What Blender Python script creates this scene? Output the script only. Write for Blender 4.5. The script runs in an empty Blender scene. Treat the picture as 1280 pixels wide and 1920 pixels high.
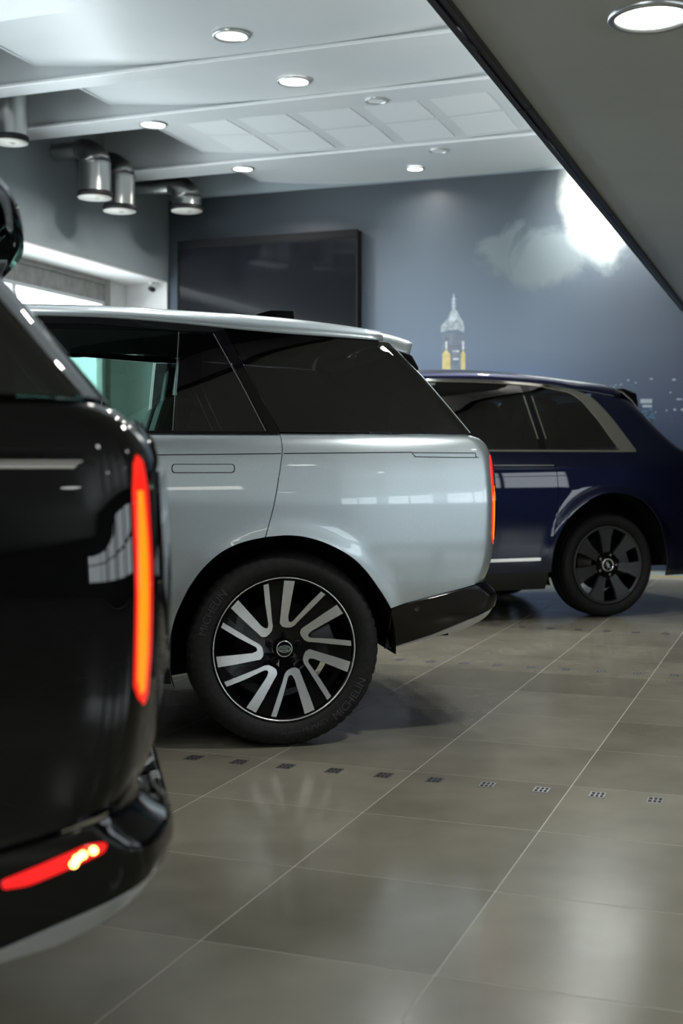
import bpy, bmesh, math, random
import numpy as np
from mathutils import Vector, Matrix
from mathutils.geometry import delaunay_2d_cdt
random.seed(7)
PI = math.pi
SC = bpy.context.scene
COL = SC.collection

# ------------------------------------------------------------------ camera, world, exposure
CAM_H = 1.18
FPX = 2337.0
cam_d = bpy.data.cameras.new('camera')
cam_d.sensor_fit = 'VERTICAL'
cam_d.sensor_height = 36.0
cam_d.lens = 36.0 * FPX / 1920.0
cam_d.shift_y = -(960 - 868) / 1920.0
cam_d.dof.use_dof = True
cam_d.dof.focus_distance = 5.1
cam_d.dof.aperture_fstop = 3.0
cam_d.clip_end = 200
cam = bpy.data.objects.new('camera', cam_d)
cam.location = (0, 0, CAM_H)
cam.rotation_euler = (PI / 2, 0, 0)
COL.objects.link(cam)
SC.camera = cam
SC.view_settings.view_transform = 'Standard'
SC.view_settings.look = 'None'
SC.view_settings.gamma = 1.0
SC.view_settings.use_curve_mapping = False
SC.view_settings.exposure = 0.0
SC.cycles.use_denoising = True
SC.cycles.max_bounces = 6
SC.cycles.diffuse_bounces = 3
SC.cycles.glossy_bounces = 4
SC.cycles.transparent_max_bounces = 8
SC.cycles.use_adaptive_sampling = True
SC.cycles.adaptive_threshold = .06
SC.cycles.sample_clamp_indirect = 6.0
SC.cycles.caustics_reflective = False
SC.cycles.caustics_refractive = False

world = bpy.data.worlds.new('daylight')
SC.world = world
world.use_nodes = True
bg = world.node_tree.nodes['Background']
bg.inputs[0].default_value = (0.86, 0.94, 1.0, 1)
bg.inputs[1].default_value = 8.8

# the room stands turned to the camera: a runs along the mural wall, b towards it
RA = math.radians(-20.4)
def room(a, b):
    return (a * math.cos(RA) - b * math.sin(RA), a * math.sin(RA) + b * math.cos(RA))
WALL_B, WALL_A = 13.35, -7.18          # mural wall, left wall
ROOM_A1, ROOM_B0 = 7.0, -9.0
SOF_A, SOF_Z = -1.20, 2.78             # edge and underside of the lowered ceiling
BEAM_Z = 4.33

# ------------------------------------------------------------------ materials
def mat(name, base=(.5, .5, .5), rough=.5, metal=0., coat=0., coat_rough=.03, emit=None, estr=0., spec=.5):
    m = bpy.data.materials.new(name)
    m.use_nodes = True
    p = m.node_tree.nodes['Principled BSDF']
    p.inputs['Base Color'].default_value = (*base, 1)
    p.inputs['Roughness'].default_value = rough
    p.inputs['Metallic'].default_value = metal
    p.inputs['Coat Weight'].default_value = coat
    p.inputs['Coat Roughness'].default_value = coat_rough
    p.inputs['Specular IOR Level'].default_value = spec
    if emit:
        p.inputs['Emission Color'].default_value = (*emit, 1)
        p.inputs['Emission Strength'].default_value = estr
    return m

def nodes(m):
    return m.node_tree.nodes, m.node_tree.links, m.node_tree.nodes['Principled BSDF']

def noisy(m, c0, c1, scale, detail=4, rough=None, bump=0., coords='Object', lo=.35, hi=.65):
    n, l, p = nodes(m)
    tc = n.new('ShaderNodeTexCoord')
    nz = n.new('ShaderNodeTexNoise'); nz.inputs['Scale'].default_value = scale; nz.inputs['Detail'].default_value = detail
    l.new(tc.outputs[coords], nz.inputs['Vector'])
    r = n.new('ShaderNodeValToRGB')
    r.color_ramp.elements[0].position = lo; r.color_ramp.elements[0].color = (*c0, 1)
    r.color_ramp.elements[1].position = hi; r.color_ramp.elements[1].color = (*c1, 1)
    l.new(nz.outputs[0], r.inputs[0]); l.new(r.outputs[0], p.inputs['Base Color'])
    if rough:
        mr = n.new('ShaderNodeMapRange'); mr.inputs[3].default_value = rough[0]; mr.inputs[4].default_value = rough[1]
        l.new(nz.outputs[0], mr.inputs[0]); l.new(mr.outputs[0], p.inputs['Roughness'])
    if bump:
        b = n.new('ShaderNodeBump'); b.inputs['Strength'].default_value = bump; b.inputs['Distance'].default_value = .002
        l.new(nz.outputs[0], b.inputs['Height']); l.new(b.outputs[0], p.inputs['Normal'])
    return m

def glass(name, tint, rough=0.0, ior_=1.5):
    m = bpy.data.materials.new(name); m.use_nodes = True
    n, l = m.node_tree.nodes, m.node_tree.links
    n.clear()
    o = n.new('ShaderNodeOutputMaterial'); mx = n.new('ShaderNodeMixShader')
    t = n.new('ShaderNodeBsdfTransparent'); t.inputs[0].default_value = (*tint, 1)
    g = n.new('ShaderNodeBsdfGlossy'); g.inputs['Roughness'].default_value = rough
    f = n.new('ShaderNodeFresnel'); ge = n.new('ShaderNodeNewGeometry')
    ior = n.new('ShaderNodeMapRange'); ior.inputs[3].default_value = ior_; ior.inputs[4].default_value = 1 / ior_   # both faces of a thin pane reflect alike
    l.new(ge.outputs['Backfacing'], ior.inputs[0]); l.new(ior.outputs[0], f.inputs[0])
    l.new(f.outputs[0], mx.inputs[0]); l.new(t.outputs[0], mx.inputs[1]); l.new(g.outputs[0], mx.inputs[2])
    l.new(mx.outputs[0], o.inputs[0])
    return m

def paint(name, base, metal, rough, flake=0., spec=.5):
    m = mat(name, base, rough, metal, 1.0, .015, spec=spec)
    if flake:
        n, l, p = nodes(m)
        tc = n.new('ShaderNodeTexCoord'); v = n.new('ShaderNodeTexVoronoi'); v.inputs['Scale'].default_value = 900
        l.new(tc.outputs['Object'], v.inputs['Vector'])
        mx = n.new('ShaderNodeMapRange'); mx.inputs[3].default_value = 1 - flake; mx.inputs[4].default_value = 1 + flake
        l.new(v.outputs['Color'], mx.inputs[0])
        mu = n.new('ShaderNodeMix'); mu.data_type = 'RGBA'; mu.blend_type = 'MULTIPLY'; mu.inputs[0].default_value = 1
        mu.inputs[6].default_value = (*base, 1); l.new(mx.outputs[0], mu.inputs[7]); l.new(mu.outputs[2], p.inputs['Base Color'])
    return m

M = {}
M['grey_paint'] = paint('grey metallic paint', (.53, .61, .65), .8, .33, .10)
M['black_paint'] = paint('black paint', (.0025, .0026, .0028), 0., .4, spec=0.)
M['blue_paint'] = paint('midnight blue paint', (.002, .005, .036), .8, .42, .2)
M['gloss_black'] = mat('gloss black trim', (.004, .004, .005), .3, 0, .9, spec=.0)
M['satin_black'] = mat('satin black plastic', (.012, .012, .012), .45)
M['matt_black'] = mat('matt black', (.006, .006, .006), .85, spec=.2)
M['seat'] = noisy(mat('dark leather', (.02, .02, .02), .6), (.012, .012, .012), (.03, .029, .028), 40, bump=.2)
M['rubber'] = noisy(mat('tyre rubber', (.015, .015, .015), .66, spec=.22), (.010, .010, .010), (.017, .017, .017), 60, bump=.15)
M['rubber_letter'] = mat('raised tyre lettering', (.034, .034, .036), .4)
M['machined'] = mat('diamond turned alloy', (.74, .75, .75), .27, 1.0)
M['rim_black'] = mat('gloss black alloy', (.004, .004, .005), .3, 0, .6, spec=0.)
M['rim_grey'] = mat('satin graphite alloy', (.055, .056, .058), .38, .6)
M['brake'] = mat('brake disc steel', (.22, .21, .2), .42, 1.0)
M['caliper'] = mat('caliper grey', (.09, .09, .095), .4, .5)
M['chrome'] = mat('polished chrome', (.82, .80, .76), .1, 1.0)
M['trim_grey'] = mat('dull grey trim', (.18, .18, .18), .4, .6)
M['silver'] = mat('satin silver trim', (.55, .57, .57), .35, .7)
M['red_lens'] = mat('red lamp lens', (.35, .01, .01), .1, 0, 1, emit=(1, .02, .008), estr=1.1)
M['orange_lens'] = mat('lit orange indicator', (.6, .15, .01), .15, 0, 1, emit=(1, .22, .004), estr=1.6)
M['red_glow'] = mat('lit red fog lamp', (.4, .01, .01), .15, 0, 1, emit=(1, .012, .012), estr=1.0)
M['led'] = mat('lit lamp led', (.9, .6, .3), .3, emit=(1, .55, .12), estr=9)
M['tint_glass'] = glass('privacy tinted glass', (.05, .055, .055), 0, 2.1)
M['door_glass'] = glass('green tinted glass', (.30, .42, .38))
M['emblem_dark'] = mat('dark emblem enamel', (.02, .05, .035), .3, .3)
M['emblem_light'] = mat('emblem silver', (.7, .72, .7), .3, 1.0)

M['wall_blue'] = noisy(mat('blue grey wall paint', (.1, .13, .14), .6), (.31, .365, .385), (.34, .395, .415), 1.5)
M['white_wall'] = noisy(mat('white paint', (.8, .8, .79), .55), (.76, .77, .76), (.82, .82, .81), 3)
M['ceil_white'] = noisy(mat('ceiling white lacquer', (.62, .65, .65), .33), (.60, .635, .64), (.66, .68, .68), .8)
M['highlight_white'] = mat('white beam highlight', (.88, .90, .90), .25)  # extra white, stands for light along the beam edges
M['ceil_patch'] = mat('painted ceiling light patch', (.74, .77, .77), .4)  # paler white for light patches cast on the ceiling
M['soffit'] = noisy(mat('grey satin ceiling', (.3, .31, .29), .3), (.62, .64, .60), (.67, .69, .645), 1.2)
M['dark_wall'] = noisy(mat('dark grey showroom wall', (.06, .06, .06), .6), (.05, .05, .05), (.07, .07, .068), 2)
M['dark_void'] = mat('dark void paint', (.05, .048, .044), .9)
M['trim_dark'] = mat('dark bronze trim', (.03, .028, .026), .4, .3)
M['steel'] = mat('brushed galvanised steel', (.46, .46, .44), .28, 1.0)
M['lamp_disc'] = mat('frosted lamp disc', (.7, .68, .62), .5)
M['black_band'] = mat('black rubber band', (.012, .012, .012), .6)
M['ring'] = mat('lamp ring alloy', (.6, .62, .62), .3, .8)
M['lamp_on'] = mat('lit lamp diffuser', (.9, .9, .9), .5, emit=(1, .99, .95), estr=7.0)
M['lamp_warm'] = mat('lit warm diffuser', (.9, .9, .85), .5, emit=(1, .95, .8), estr=1.1)
M['lamp_big'] = mat('lit bright diffuser', (.9, .9, .9), .5, emit=(.95, 1, .98), estr=9.0)
M['lamp_off'] = mat('unlit lamp cover', (.75, .77, .77), .4)
M['frame_alu'] = noisy(mat('window frame', (.35, .34, .31), .5), (.3, .29, .27), (.4, .39, .36), 8)
M['screen'] = mat('black glass screen', (.008, .009, .012), .12, 0, .4)
M['bezel'] = mat('black bezel', (.006, .006, .007), .6, spec=.2)
M['grout'] = mat('pale grout', (.40, .39, .35), .6)
M['grate'] = mat('steel grate', (.42, .43, .44), .35, .9)
M['grate_hole'] = mat('dark drain', (.008, .008, .008), .8)
M['window_glass'] = glass('clear window glass', (.96, .98, .98))
M['shopfront'] = mat('backlit frosted film', (.8, .8, .8), .6, emit=(.85, .93, 1), estr=1.0)
M['high_fill_pane'] = mat('added glow pane', (.8, .8, .8), .6, emit=(.87, .95, 1), estr=9.0)  # tall panes added to brighten the beam faces
M['shopfront_right'] = mat('daylit frosted pane', (.8, .8, .8), .6, emit=(.85, .94, 1), estr=4.5)
M['tube'] = mat('lit tube lamp', (.9, .9, .9), .5, emit=(1, 1, .92), estr=6)
M['yellow'] = mat('yellow floor tape', (.55, .42, .05), .6)

def tile_mat():
    m = mat('stoneware floor tile', (.2, .2, .17), .3, spec=.5)
    n, l, p = nodes(m)
    oi = n.new('ShaderNodeObjectInfo'); tc = n.new('ShaderNodeTexCoord'); geo = n.new('ShaderNodeNewGeometry')
    nz = n.new('ShaderNodeTexNoise'); nz.inputs['Scale'].default_value = 2.6; nz.inputs['Detail'].default_value = 3; nz.inputs['Roughness'].default_value = .5
    l.new(geo.outputs['Position'], nz.inputs['Vector'])
    r = n.new('ShaderNodeValToRGB')
    r.color_ramp.elements[0].position = .3; r.color_ramp.elements[0].color = (.182, .176, .137, 1)
    r.color_ramp.elements[1].position = .7; r.color_ramp.elements[1].color = (.252, .243, .193, 1)
    l.new(nz.outputs[0], r.inputs[0])
    mr = n.new('ShaderNodeMapRange'); mr.inputs[3].default_value = .82; mr.inputs[4].default_value = 1.14
    l.new(oi.outputs['Random'], mr.inputs[0])
    mu = n.new('ShaderNodeMix'); mu.data_type = 'RGBA'; mu.blend_type = 'MULTIPLY'; mu.inputs[0].default_value = 1
    l.new(r.outputs[0], mu.inputs[6]); l.new(mr.outputs[0], mu.inputs[7]); l.new(mu.outputs[2], p.inputs['Base Color'])
    n2 = n.new('ShaderNodeTexNoise'); n2.inputs['Scale'].default_value = 3; n2.inputs['Detail'].default_value = 2
    l.new(geo.outputs['Position'], n2.inputs['Vector'])
    rr = n.new('ShaderNodeMapRange'); rr.inputs[3].default_value = .12; rr.inputs[4].default_value = .21
    l.new(n2.outputs[0], rr.inputs[0]); l.new(rr.outputs[0], p.inputs['Roughness'])
    return m
M['tile'] = tile_mat()

for k in ('lamp_on', 'lamp_warm', 'lamp_big', 'red_lens', 'orange_lens', 'red_glow', 'led'):
    M[k].cycles.emission_sampling = 'NONE'        # the lamps proper light the room

# ------------------------------------------------------------------ object helpers
def tag(o, label=None, cat=None, group=None, kind=None):
    if label: o['label'] = label
    if cat: o['category'] = cat
    if group: o['group'] = group
    if kind: o['kind'] = kind
    return o

def empty(name, loc=(0, 0, 0), rz=0., label=None, cat=None, group=None):
    o = bpy.data.objects.new(name, None)
    o.empty_display_size = .1
    COL.objects.link(o)
    o.location = loc; o.rotation_euler = (0, 0, rz)
    return tag(o, label, cat, group)

def link(name, me, m, parent=None, smooth=None):
    if m is not None:
        me.materials.clear(); me.materials.append(m if not isinstance(m, str) else M[m])
    o = bpy.data.objects.new(name, me)
    COL.objects.link(o)
    if parent: o.parent = parent
    return o

class MB:
    """collects shapes into one mesh"""
    def __init__(s): s.v = []; s.f = []; s.sm = []
    def add(s, vs, fs, smooth=False):
        b = len(s.v); s.v += [tuple(v) for v in vs]; s.f += [tuple(i + b for i in f) for f in fs]; s.sm += [smooth] * len(fs); return s
    def box(s, x0, x1, y0, y1, z0, z1):
        vs = [(x, y, z) for z in (z0, z1) for y in (y0, y1) for x in (x0, x1)]
        return s.add(vs, [(0, 2, 3, 1), (4, 5, 7, 6), (0, 1, 5, 4), (2, 6, 7, 3), (0, 4, 6, 2), (1, 3, 7, 5)])
    def prism(s, poly, z0, z1, axis='z'):
        n = len(poly)
        def P(p, h):
            return {'z': (p[0], p[1], h), 'y': (p[0], h, p[1]), 'x': (h, p[0], p[1])}[axis]
        vs = [P(p, z0) for p in poly] + [P(p, z1) for p in poly]
        fs = [tuple(range(n))[::-1], tuple(range(n, 2 * n))] + [(i, (i + 1) % n, n + (i + 1) % n, n + i) for i in range(n)]
        if axis == 'y': fs = [f[::-1] for f in fs]
        return s.add(vs, fs)
    def lathe(s, prof, n=48, axis='z', org=(0, 0, 0), closed=False, smooth=True, rfun=None):
        """prof: (radius, height) pairs turned about an axis"""
        m = len(prof); vs = []
        for i in range(n):
            a = 2 * PI * i / n
            for j, (r, h) in enumerate(prof):
                if rfun: r = rfun(i, j, r)
                c, d = r * math.cos(a), r * math.sin(a)
                if axis == 'z': vs.append((org[0] + c, org[1] + d, org[2] + h))
                else: vs.append((org[0] + c, org[1] + h, org[2] + d))
        fs = []
        for i in range(n):
            k = (i + 1) % n
            for j in range(m if closed else m - 1):
                q = (j + 1) % m
                f = (i * m + j, k * m + j, k * m + q, i * m + q)
                fs.append(f if axis == 'z' else f[::-1])
        return s.add(vs, fs, smooth)
    def tube(s, pts, r, n=12, caps=True):
        pts = [Vector(p) for p in pts]; vs = []; m = len(pts)
        up = Vector((0, 0, 1))
        for i, p in enumerate(pts):
            t = (pts[min(i + 1, m - 1)] - pts[max(i - 1, 0)]).normalized()
            a = t.cross(up)
            if a.length < 1e-3: a = t.cross(Vector((0, 1, 0)))
            a.normalize(); b = t.cross(a)
            rr = r[i] if isinstance(r, (list, tuple)) else r
            for k in range(n):
                w = 2 * PI * k / n
                vs.append(p + a * rr * math.cos(w) + b * rr * math.sin(w))
        fs = [(i * n + k, i * n + (k + 1) % n, (i + 1) * n + (k + 1) % n, (i + 1) * n + k) for i in range(m - 1) for k in range(n)]
        s.add(vs, fs, True)
        if caps: s.add(vs[:n], [tuple(range(n))[::-1]]); s.add(vs[-n:], [tuple(range(n))])
        return s
    def mesh(s, name):
        me = bpy.data.meshes.new(name)
        me.from_pydata(s.v, [], s.f)
        me.polygons.foreach_set('use_smooth', s.sm)
        me.update()
        return me
    def build(s, name, m, parent=None, bevel=0., fix=False):
        me = s.mesh(name)
        if fix:
            bm = bmesh.new(); bm.from_mesh(me); bmesh.ops.recalc_face_normals(bm, faces=bm.faces); bm.to_mesh(me); bm.free()
        o = link(name, me, m, parent)
        if bevel:
            b = o.modifiers.new('bevel', 'BEVEL'); b.width = bevel; b.segments = 2; b.limit_method = 'ANGLE'; b.angle_limit = .6
        return o

def roomify(o):
    o.rotation_euler = (0, 0, RA); return o
def struct(name, mb, m, bevel=0., parent=None):
    o = mb.build(name, m, parent, bevel)
    if parent is None: roomify(o); o['kind'] = 'structure'
    return o

# natural cubic spline on numpy arrays
class Spline:
    def __init__(s, pts):
        s.x = np.array([p[0] for p in pts], float); s.y = np.array([p[1] for p in pts], float)
        x, y = s.x, s.y; h = np.diff(x); d = np.diff(y) / h; n = len(x)
        m = np.zeros(n); m[0] = d[0]; m[-1] = d[-1]
        for i in range(1, n - 1):                      # monotone slopes
            if d[i - 1] * d[i] > 0:
                w1 = 2 * h[i] + h[i - 1]; w2 = h[i] + 2 * h[i - 1]
                m[i] = (w1 + w2) / (w1 / d[i - 1] + w2 / d[i])
        s.m = m
    def __call__(s, t):
        t = np.asarray(t, float); x, y, m = s.x, s.y, s.m
        i = np.clip(np.searchsorted(x, t) - 1, 0, len(x) - 2)
        h = x[i + 1] - x[i]; q = (t - x[i]) / h
        out = np.where(q < 0, y[i] + m[i] * (t - x[i]), np.where(q > 1, y[i + 1] + m[i + 1] * (t - x[i + 1]),
              (1 + 2 * q) * (1 - q) ** 2 * y[i] + q * (1 - q) ** 2 * h * m[i] + q * q * (3 - 2 * q) * y[i + 1] + q * q * (q - 1) * h * m[i + 1]))
        return out

# ------------------------------------------------------------------ car skins
class Skin:
    """the skin of a car body: s runs along the side and round the corners, z is height; near side at -y"""
    def __init__(s, W, XR, XF, tr=(.2, .156), tf=(-2.6, .12), r1=.10, phi1=68, r2=.6, arches=(), bulge=0.):
        s.W, s.XR, s.XF = Spline(W), Spline(XR), Spline(XF)
        s.tr, s.tf, s.r1, s.p1, s.r2, s.arches = tr, tf, r1, math.radians(phi1), r2, arches
    def side(s, u, z):
        w = s.W(z) - s.tr[1] * np.maximum(0, u - s.tr[0]) ** 2 - s.tf[1] * np.maximum(0, s.tf[0] - u) ** 2
        for (uc, zc, r, amp, wid) in s.arches:
            rho = np.sqrt((u - uc) ** 2 + (z - zc) ** 2)
            w = w + amp / (1 + np.exp((rho - r) / wid))
        return w
    def corner(s, z, rear):
        x = s.XR(z) if rear else -s.XF(z)
        u0 = s.tr[0] if rear else -s.tf[0]; k = s.tr[1] if rear else s.tf[1]
        a0 = np.full_like(z, .15)
        for _ in range(4):
            uc = x - s.r1 * (math.sin(s.p1) - np.sin(a0))
            a0 = np.arctan(2 * k * np.maximum(0, uc - u0))
        return uc, a0
    def pos(s, S, z):
        S = np.asarray(S, float); z = np.asarray(z, float)
        u = S.copy(); v = s.side(S, z)
        for rear in (True, False):
            sg = 1 if rear else -1
            uc, a0 = s.corner(z, rear)
            q = sg * S - uc
            vc = s.side(sg * uc, z)
            l1 = s.r1 * (s.p1 - a0); l2 = s.r2 * (PI / 2 - s.p1)
            ph = np.clip(a0 + q / s.r1, a0, s.p1)
            uu = uc + s.r1 * (np.sin(ph) - np.sin(a0)); vv = vc + s.r1 * (np.cos(ph) - np.cos(a0))
            p2 = np.clip(s.p1 + (q - l1) / s.r2, s.p1, PI / 2)
            uu = uu + s.r2 * (np.sin(p2) - math.sin(s.p1)); vv = vv + s.r2 * (np.cos(p2) - math.cos(s.p1))
            vv = vv - np.maximum(0, q - l1 - l2)
            u = np.where(q > 0, sg * uu, u); v = np.where(q > 0, np.maximum(vv, 0), v)
        return np.stack([u, -v, z], -1)
    def normal(s, S, z, e=.002):
        a = s.pos(S + e, z) - s.pos(S - e, z); b = s.pos(S, z + e) - s.pos(S, z - e)
        n = np.cross(a, b); L = np.linalg.norm(n, axis=-1, keepdims=True)
        return n / np.maximum(L, 1e-9)
    def xr(s, z): return float(s.XR(z))
    def centre(s, z, rear=True):
        za = np.array([z], float); uc, a0 = s.corner(za, rear)
        l1 = s.r1 * (s.p1 - a0); l2 = s.r2 * (PI / 2 - s.p1)
        vc = s.side((1 if rear else -1) * uc, za)
        v = vc + s.r1 * (math.cos(s.p1) - np.cos(a0)) - s.r2 * math.cos(s.p1)
        r = float((uc + l1 + l2 + np.maximum(v, 0))[0])
        return r if rear else -r

def densify(poly, step, closed=True):
    out = []; n = len(poly)
    for i in range(n if closed else n - 1):
        p, q = poly[i], poly[(i + 1) % n]
        k = max(1, int(math.ceil(math.hypot(q[0] - p[0], q[1] - p[1]) / step)))
        out += [(p[0] + (q[0] - p[0]) * j / k, p[1] + (q[1] - p[1]) * j / k) for j in range(k)]
    if not closed: out.append(poly[-1])
    return out

def smooth_line(pts, n=6):
    """rounded polyline through the points (Catmull-Rom)"""
    out = []
    for i in range(len(pts) - 1):
        p0 = pts[max(i - 1, 0)]; p1 = pts[i]; p2 = pts[i + 1]; p3 = pts[min(i + 2, len(pts) - 1)]
        for k in range(n):
            t = k / n
            out.append(tuple(.5 * (2 * p1[c] + (p2[c] - p0[c]) * t + (2 * p0[c] - 5 * p1[c] + 4 * p2[c] - p3[c]) * t * t + (3 * p1[c] - p0[c] - 3 * p2[c] + p3[c]) * t ** 3) for c in (0, 1)))
    out.append(tuple(pts[-1]))
    return out

def round_poly(poly, r, n=4):
    out = []; m = len(poly)
    for i in range(m):
        p = Vector(poly[i]); a = Vector(poly[i - 1]) - p; b = Vector(poly[(i + 1) % m]) - p
        d = min(r, a.length * .45, b.length * .45)
        A = p + a.normalized() * d; B = p + b.normalized() * d
        for k in range(n + 1):
            t = k / n; q = A * (1 - t) ** 2 + p * 2 * t * (1 - t) + B * t * t
            out.append((q.x, q.y))
    return out

def inside(poly, P):
    x, y = P[:, 0], P[:, 1]; c = np.zeros(len(P), bool); n = len(poly); j = n - 1
    for i in range(n):
        xi, yi = poly[i]; xj, yj = poly[j]
        if yi != yj:
            t = ((yi > y) != (yj > y)) & (x < (xj - xi) * (y - yi) / (yj - yi) + xi); c ^= t
        j = i
    return c

def tri2d(poly, step, holes=()):
    loops = [densify(poly, step)] + [densify(h, step) for h in holes]
    vs = []; es = []
    for L in loops:
        b = len(vs); vs += L; es += [(b + i, b + (i + 1) % len(L)) for i in range(len(L))]
    B = np.array(vs)
    xs = np.arange(B[:, 0].min(), B[:, 0].max(), step); ys = np.arange(B[:, 1].min(), B[:, 1].max(), step)
    G = np.stack(np.meshgrid(xs, ys), -1).reshape(-1, 2)
    if len(G):
        k = inside(loops[0], G)
        for h in loops[1:]: k &= ~inside(h, G)
        G = G[k]
    if len(G):
        keep = np.ones(len(G), bool)
        for c in range(0, len(G), 2000):
            d = ((G[c:c + 2000, None, :] - B[None]) ** 2).sum(-1).min(1); keep[c:c + 2000] = d > (.55 * step) ** 2
        G = G[keep]
    allv = [Vector(p) for p in vs] + [Vector(p) for p in G.tolist()]
    v, e, f, *_ = delaunay_2d_cdt(allv, es, [], 0, 1e-6)
    V = np.array([(p.x, p.y) for p in v])
    cen = np.array([V[list(t)].mean(0) for t in f])
    k = inside(loops[0], cen)
    for h in loops[1:]: k &= ~inside(h, cen)
    F = []
    for t, ok in zip(f, k):
        if ok and len(t) == 3:
            a, b, c = V[t[0]], V[t[1]], V[t[2]]
            ar = (b[0] - a[0]) * (c[1] - a[1]) - (b[1] - a[1]) * (c[0] - a[0])
            if abs(ar) > 1e-10: F.append(tuple(t) if ar > 0 else tuple(t)[::-1])
    return V, F

def patch_mesh(name, skin, poly, step=.02, off=0., th=.012, holes=(), both=False, mirror=False):
    V, F = tri2d(poly, step, holes)
    N = skin.normal(V[:, 0], V[:, 1]); P = skin.pos(V[:, 0], V[:, 1]) + N * off
    cnt = {}
    for t in F:
        for i in range(3):
            a, b = t[i], t[(i + 1) % 3]
            cnt[(a, b)] = cnt.get((a, b), 0) + 1
    border = [(a, b) for (a, b) in cnt if (b, a) not in cnt]
    def half(flip):
        vs = P.copy(); ns = N.copy()
        vl = [vs]; nl = [ns]; fs = [t for t in F]; n = len(vs)
        for (a, b) in border:                                   # returned edge of the panel
            e = P[b] - P[a]; o = np.cross(e, N[a]); o = o / max(np.linalg.norm(o), 1e-9)
            q = np.array([P[a], P[b], P[b] - N[b] * th, P[a] - N[a] * th]); vl.append(q)
            nl.append(np.array([N[a] * .7 + o * .7, N[b] * .7 + o * .7, o, o]))
            fs.append((n + 1, n, n + 3, n + 2)); n += 4
        vs = np.concatenate(vl); ns = np.concatenate(nl)
        if flip:
            vs = vs * (1, -1, 1); ns = ns * (1, -1, 1); fs = [f[::-1] for f in fs]
        return vs, ns, fs
    vs, ns, fs = half(mirror)
    if both:
        v2, n2, f2 = half(not mirror); b = len(vs)
        vs = np.concatenate([vs, v2]); ns = np.concatenate([ns, n2]); fs = fs + [tuple(i + b for i in f) for f in f2]
    me = bpy.data.meshes.new(name)
    me.from_pydata(vs.tolist(), [], fs)
    me.polygons.foreach_set('use_smooth', [True] * len(fs))
    ns = ns / np.maximum(np.linalg.norm(ns, axis=1, keepdims=True), 1e-9)
    me.normals_split_custom_set_from_vertices(ns.tolist())
    me.update()
    return me

def panel(name, skin, poly, m, parent, step=.02, off=0., th=.012, holes=(), sides=2, both=False, label=None):
    """a body panel; sides=2 adds its mirror image as a part of its own"""
    o = link(name, patch_mesh(name, skin, poly, step, off, th, holes, both), m, parent)
    if label: o['label'] = label
    if sides == 2 and not both:
        o2 = link(name, patch_mesh(name, skin, poly, step, off, th, holes, False, True), m, parent)
        if label: o2['label'] = label
    return o

def strip_poly(line, w):
    """a ribbon of width w along a polyline in (s, z)"""
    L = []; R = []
    for i, p in enumerate(line):
        a = Vector(line[max(i - 1, 0)]); b = Vector(line[min(i + 1, len(line) - 1)])
        t = (b - a).normalized(); n = Vector((-t.y, t.x)) * w / 2
        L.append((p[0] + n.x, p[1] + n.y)); R.append((p[0] - n.x, p[1] - n.y))
    return R + L[::-1]

def loft(name, stations, m, parent, na=24, e1=.55, e2=.8, half=False):
    """top skins (roof, bonnet): stations (u, half width, edge z, centre z)"""
    vs = []; fs = []; cols = 2 * na + 1
    for (u, w, ze, zc) in stations:
        for j in range(cols):
            a = PI * j / (2 * na)
            c, d = math.cos(a), math.sin(a)
            vs.append((u, -math.copysign(abs(c) ** e1, c) * w, ze + (zc - ze) * d ** e2))
    for i in range(len(stations) - 1):
        for j in range(cols - 1):
            fs.append((i * cols + j, (i + 1) * cols + j, (i + 1) * cols + j + 1, i * cols + j + 1))
    mb = MB().add(vs, fs, True)
    o = mb.build(name, m, parent, fix=True)
    sd = o.modifiers.new('thickness', 'SOLIDIFY'); sd.thickness = .012; sd.offset = -1
    return o

# ------------------------------------------------------------------ lettering
def letter_mesh(txt, size):
    cu = bpy.data.curves.new('lettering', 'FONT'); cu.body = txt; cu.size = size; cu.resolution_u = 3
    ob = bpy.data.objects.new('lettering', cu); COL.objects.link(ob)
    dg = bpy.context.evaluated_depsgraph_get(); dg.update()
    me = bpy.data.meshes.new_from_object(ob.evaluated_get(dg))
    v = [tuple(p.co) for p in me.vertices]; f = [tuple(p.vertices) for p in me.polygons]
    bpy.data.objects.remove(ob); bpy.data.curves.remove(cu); bpy.data.meshes.remove(me)
    return v, f

def ring_text(txt, size, radius, mid_deg, y_of, stretch=1.0, spacing=1.0, flip=False):
    """letters laid round a circle in the x-z plane, read from -y; mid_deg is clockwise from the top"""
    v, f = letter_mesh(txt, size)
    if not v: return MB()
    xs = [p[0] for p in v]; cx = (min(xs) + max(xs)) / 2
    out = []
    for x, y, _ in v:
        if flip:
            r = radius - (y - size * .35) * stretch; a = math.radians(mid_deg) - (x - cx) * spacing / radius
        else:
            r = radius + (y - size * .35) * stretch; a = math.radians(mid_deg) + (x - cx) * spacing / radius
        out.append((r * math.sin(a), y_of(r), r * math.cos(a)))
    return MB().add(out, f)

# ------------------------------------------------------------------ wheels (local: centre at origin, face towards -y)
def tyre_profile(R, rim, w):
    h = R - rim
    return [(rim, -w * .36), (rim + .012, -w * .44), (rim + h * .30, -w * .485), (rim + h * .55, -w * .495), (rim + h * .78, -w * .47),
            (R - .014, -w * .425), (R - .004, -w * .36), (R, -w * .28), (R - .009, -w * .272), (R - .009, -w * .235), (R, -w * .225),
            (R + .001, -w * .08), (R - .009, -w * .07), (R - .009, -w * .03), (R + .001, -w * .02),
            (R + .001, w * .1), (R - .009, w * .11), (R - .009, w * .15), (R, w * .16), (R - .004, w * .36), (R - .014, w * .425),
            (rim + h * .78, w * .47), (rim + h * .5, w * .495), (rim, w * .36)]

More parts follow.
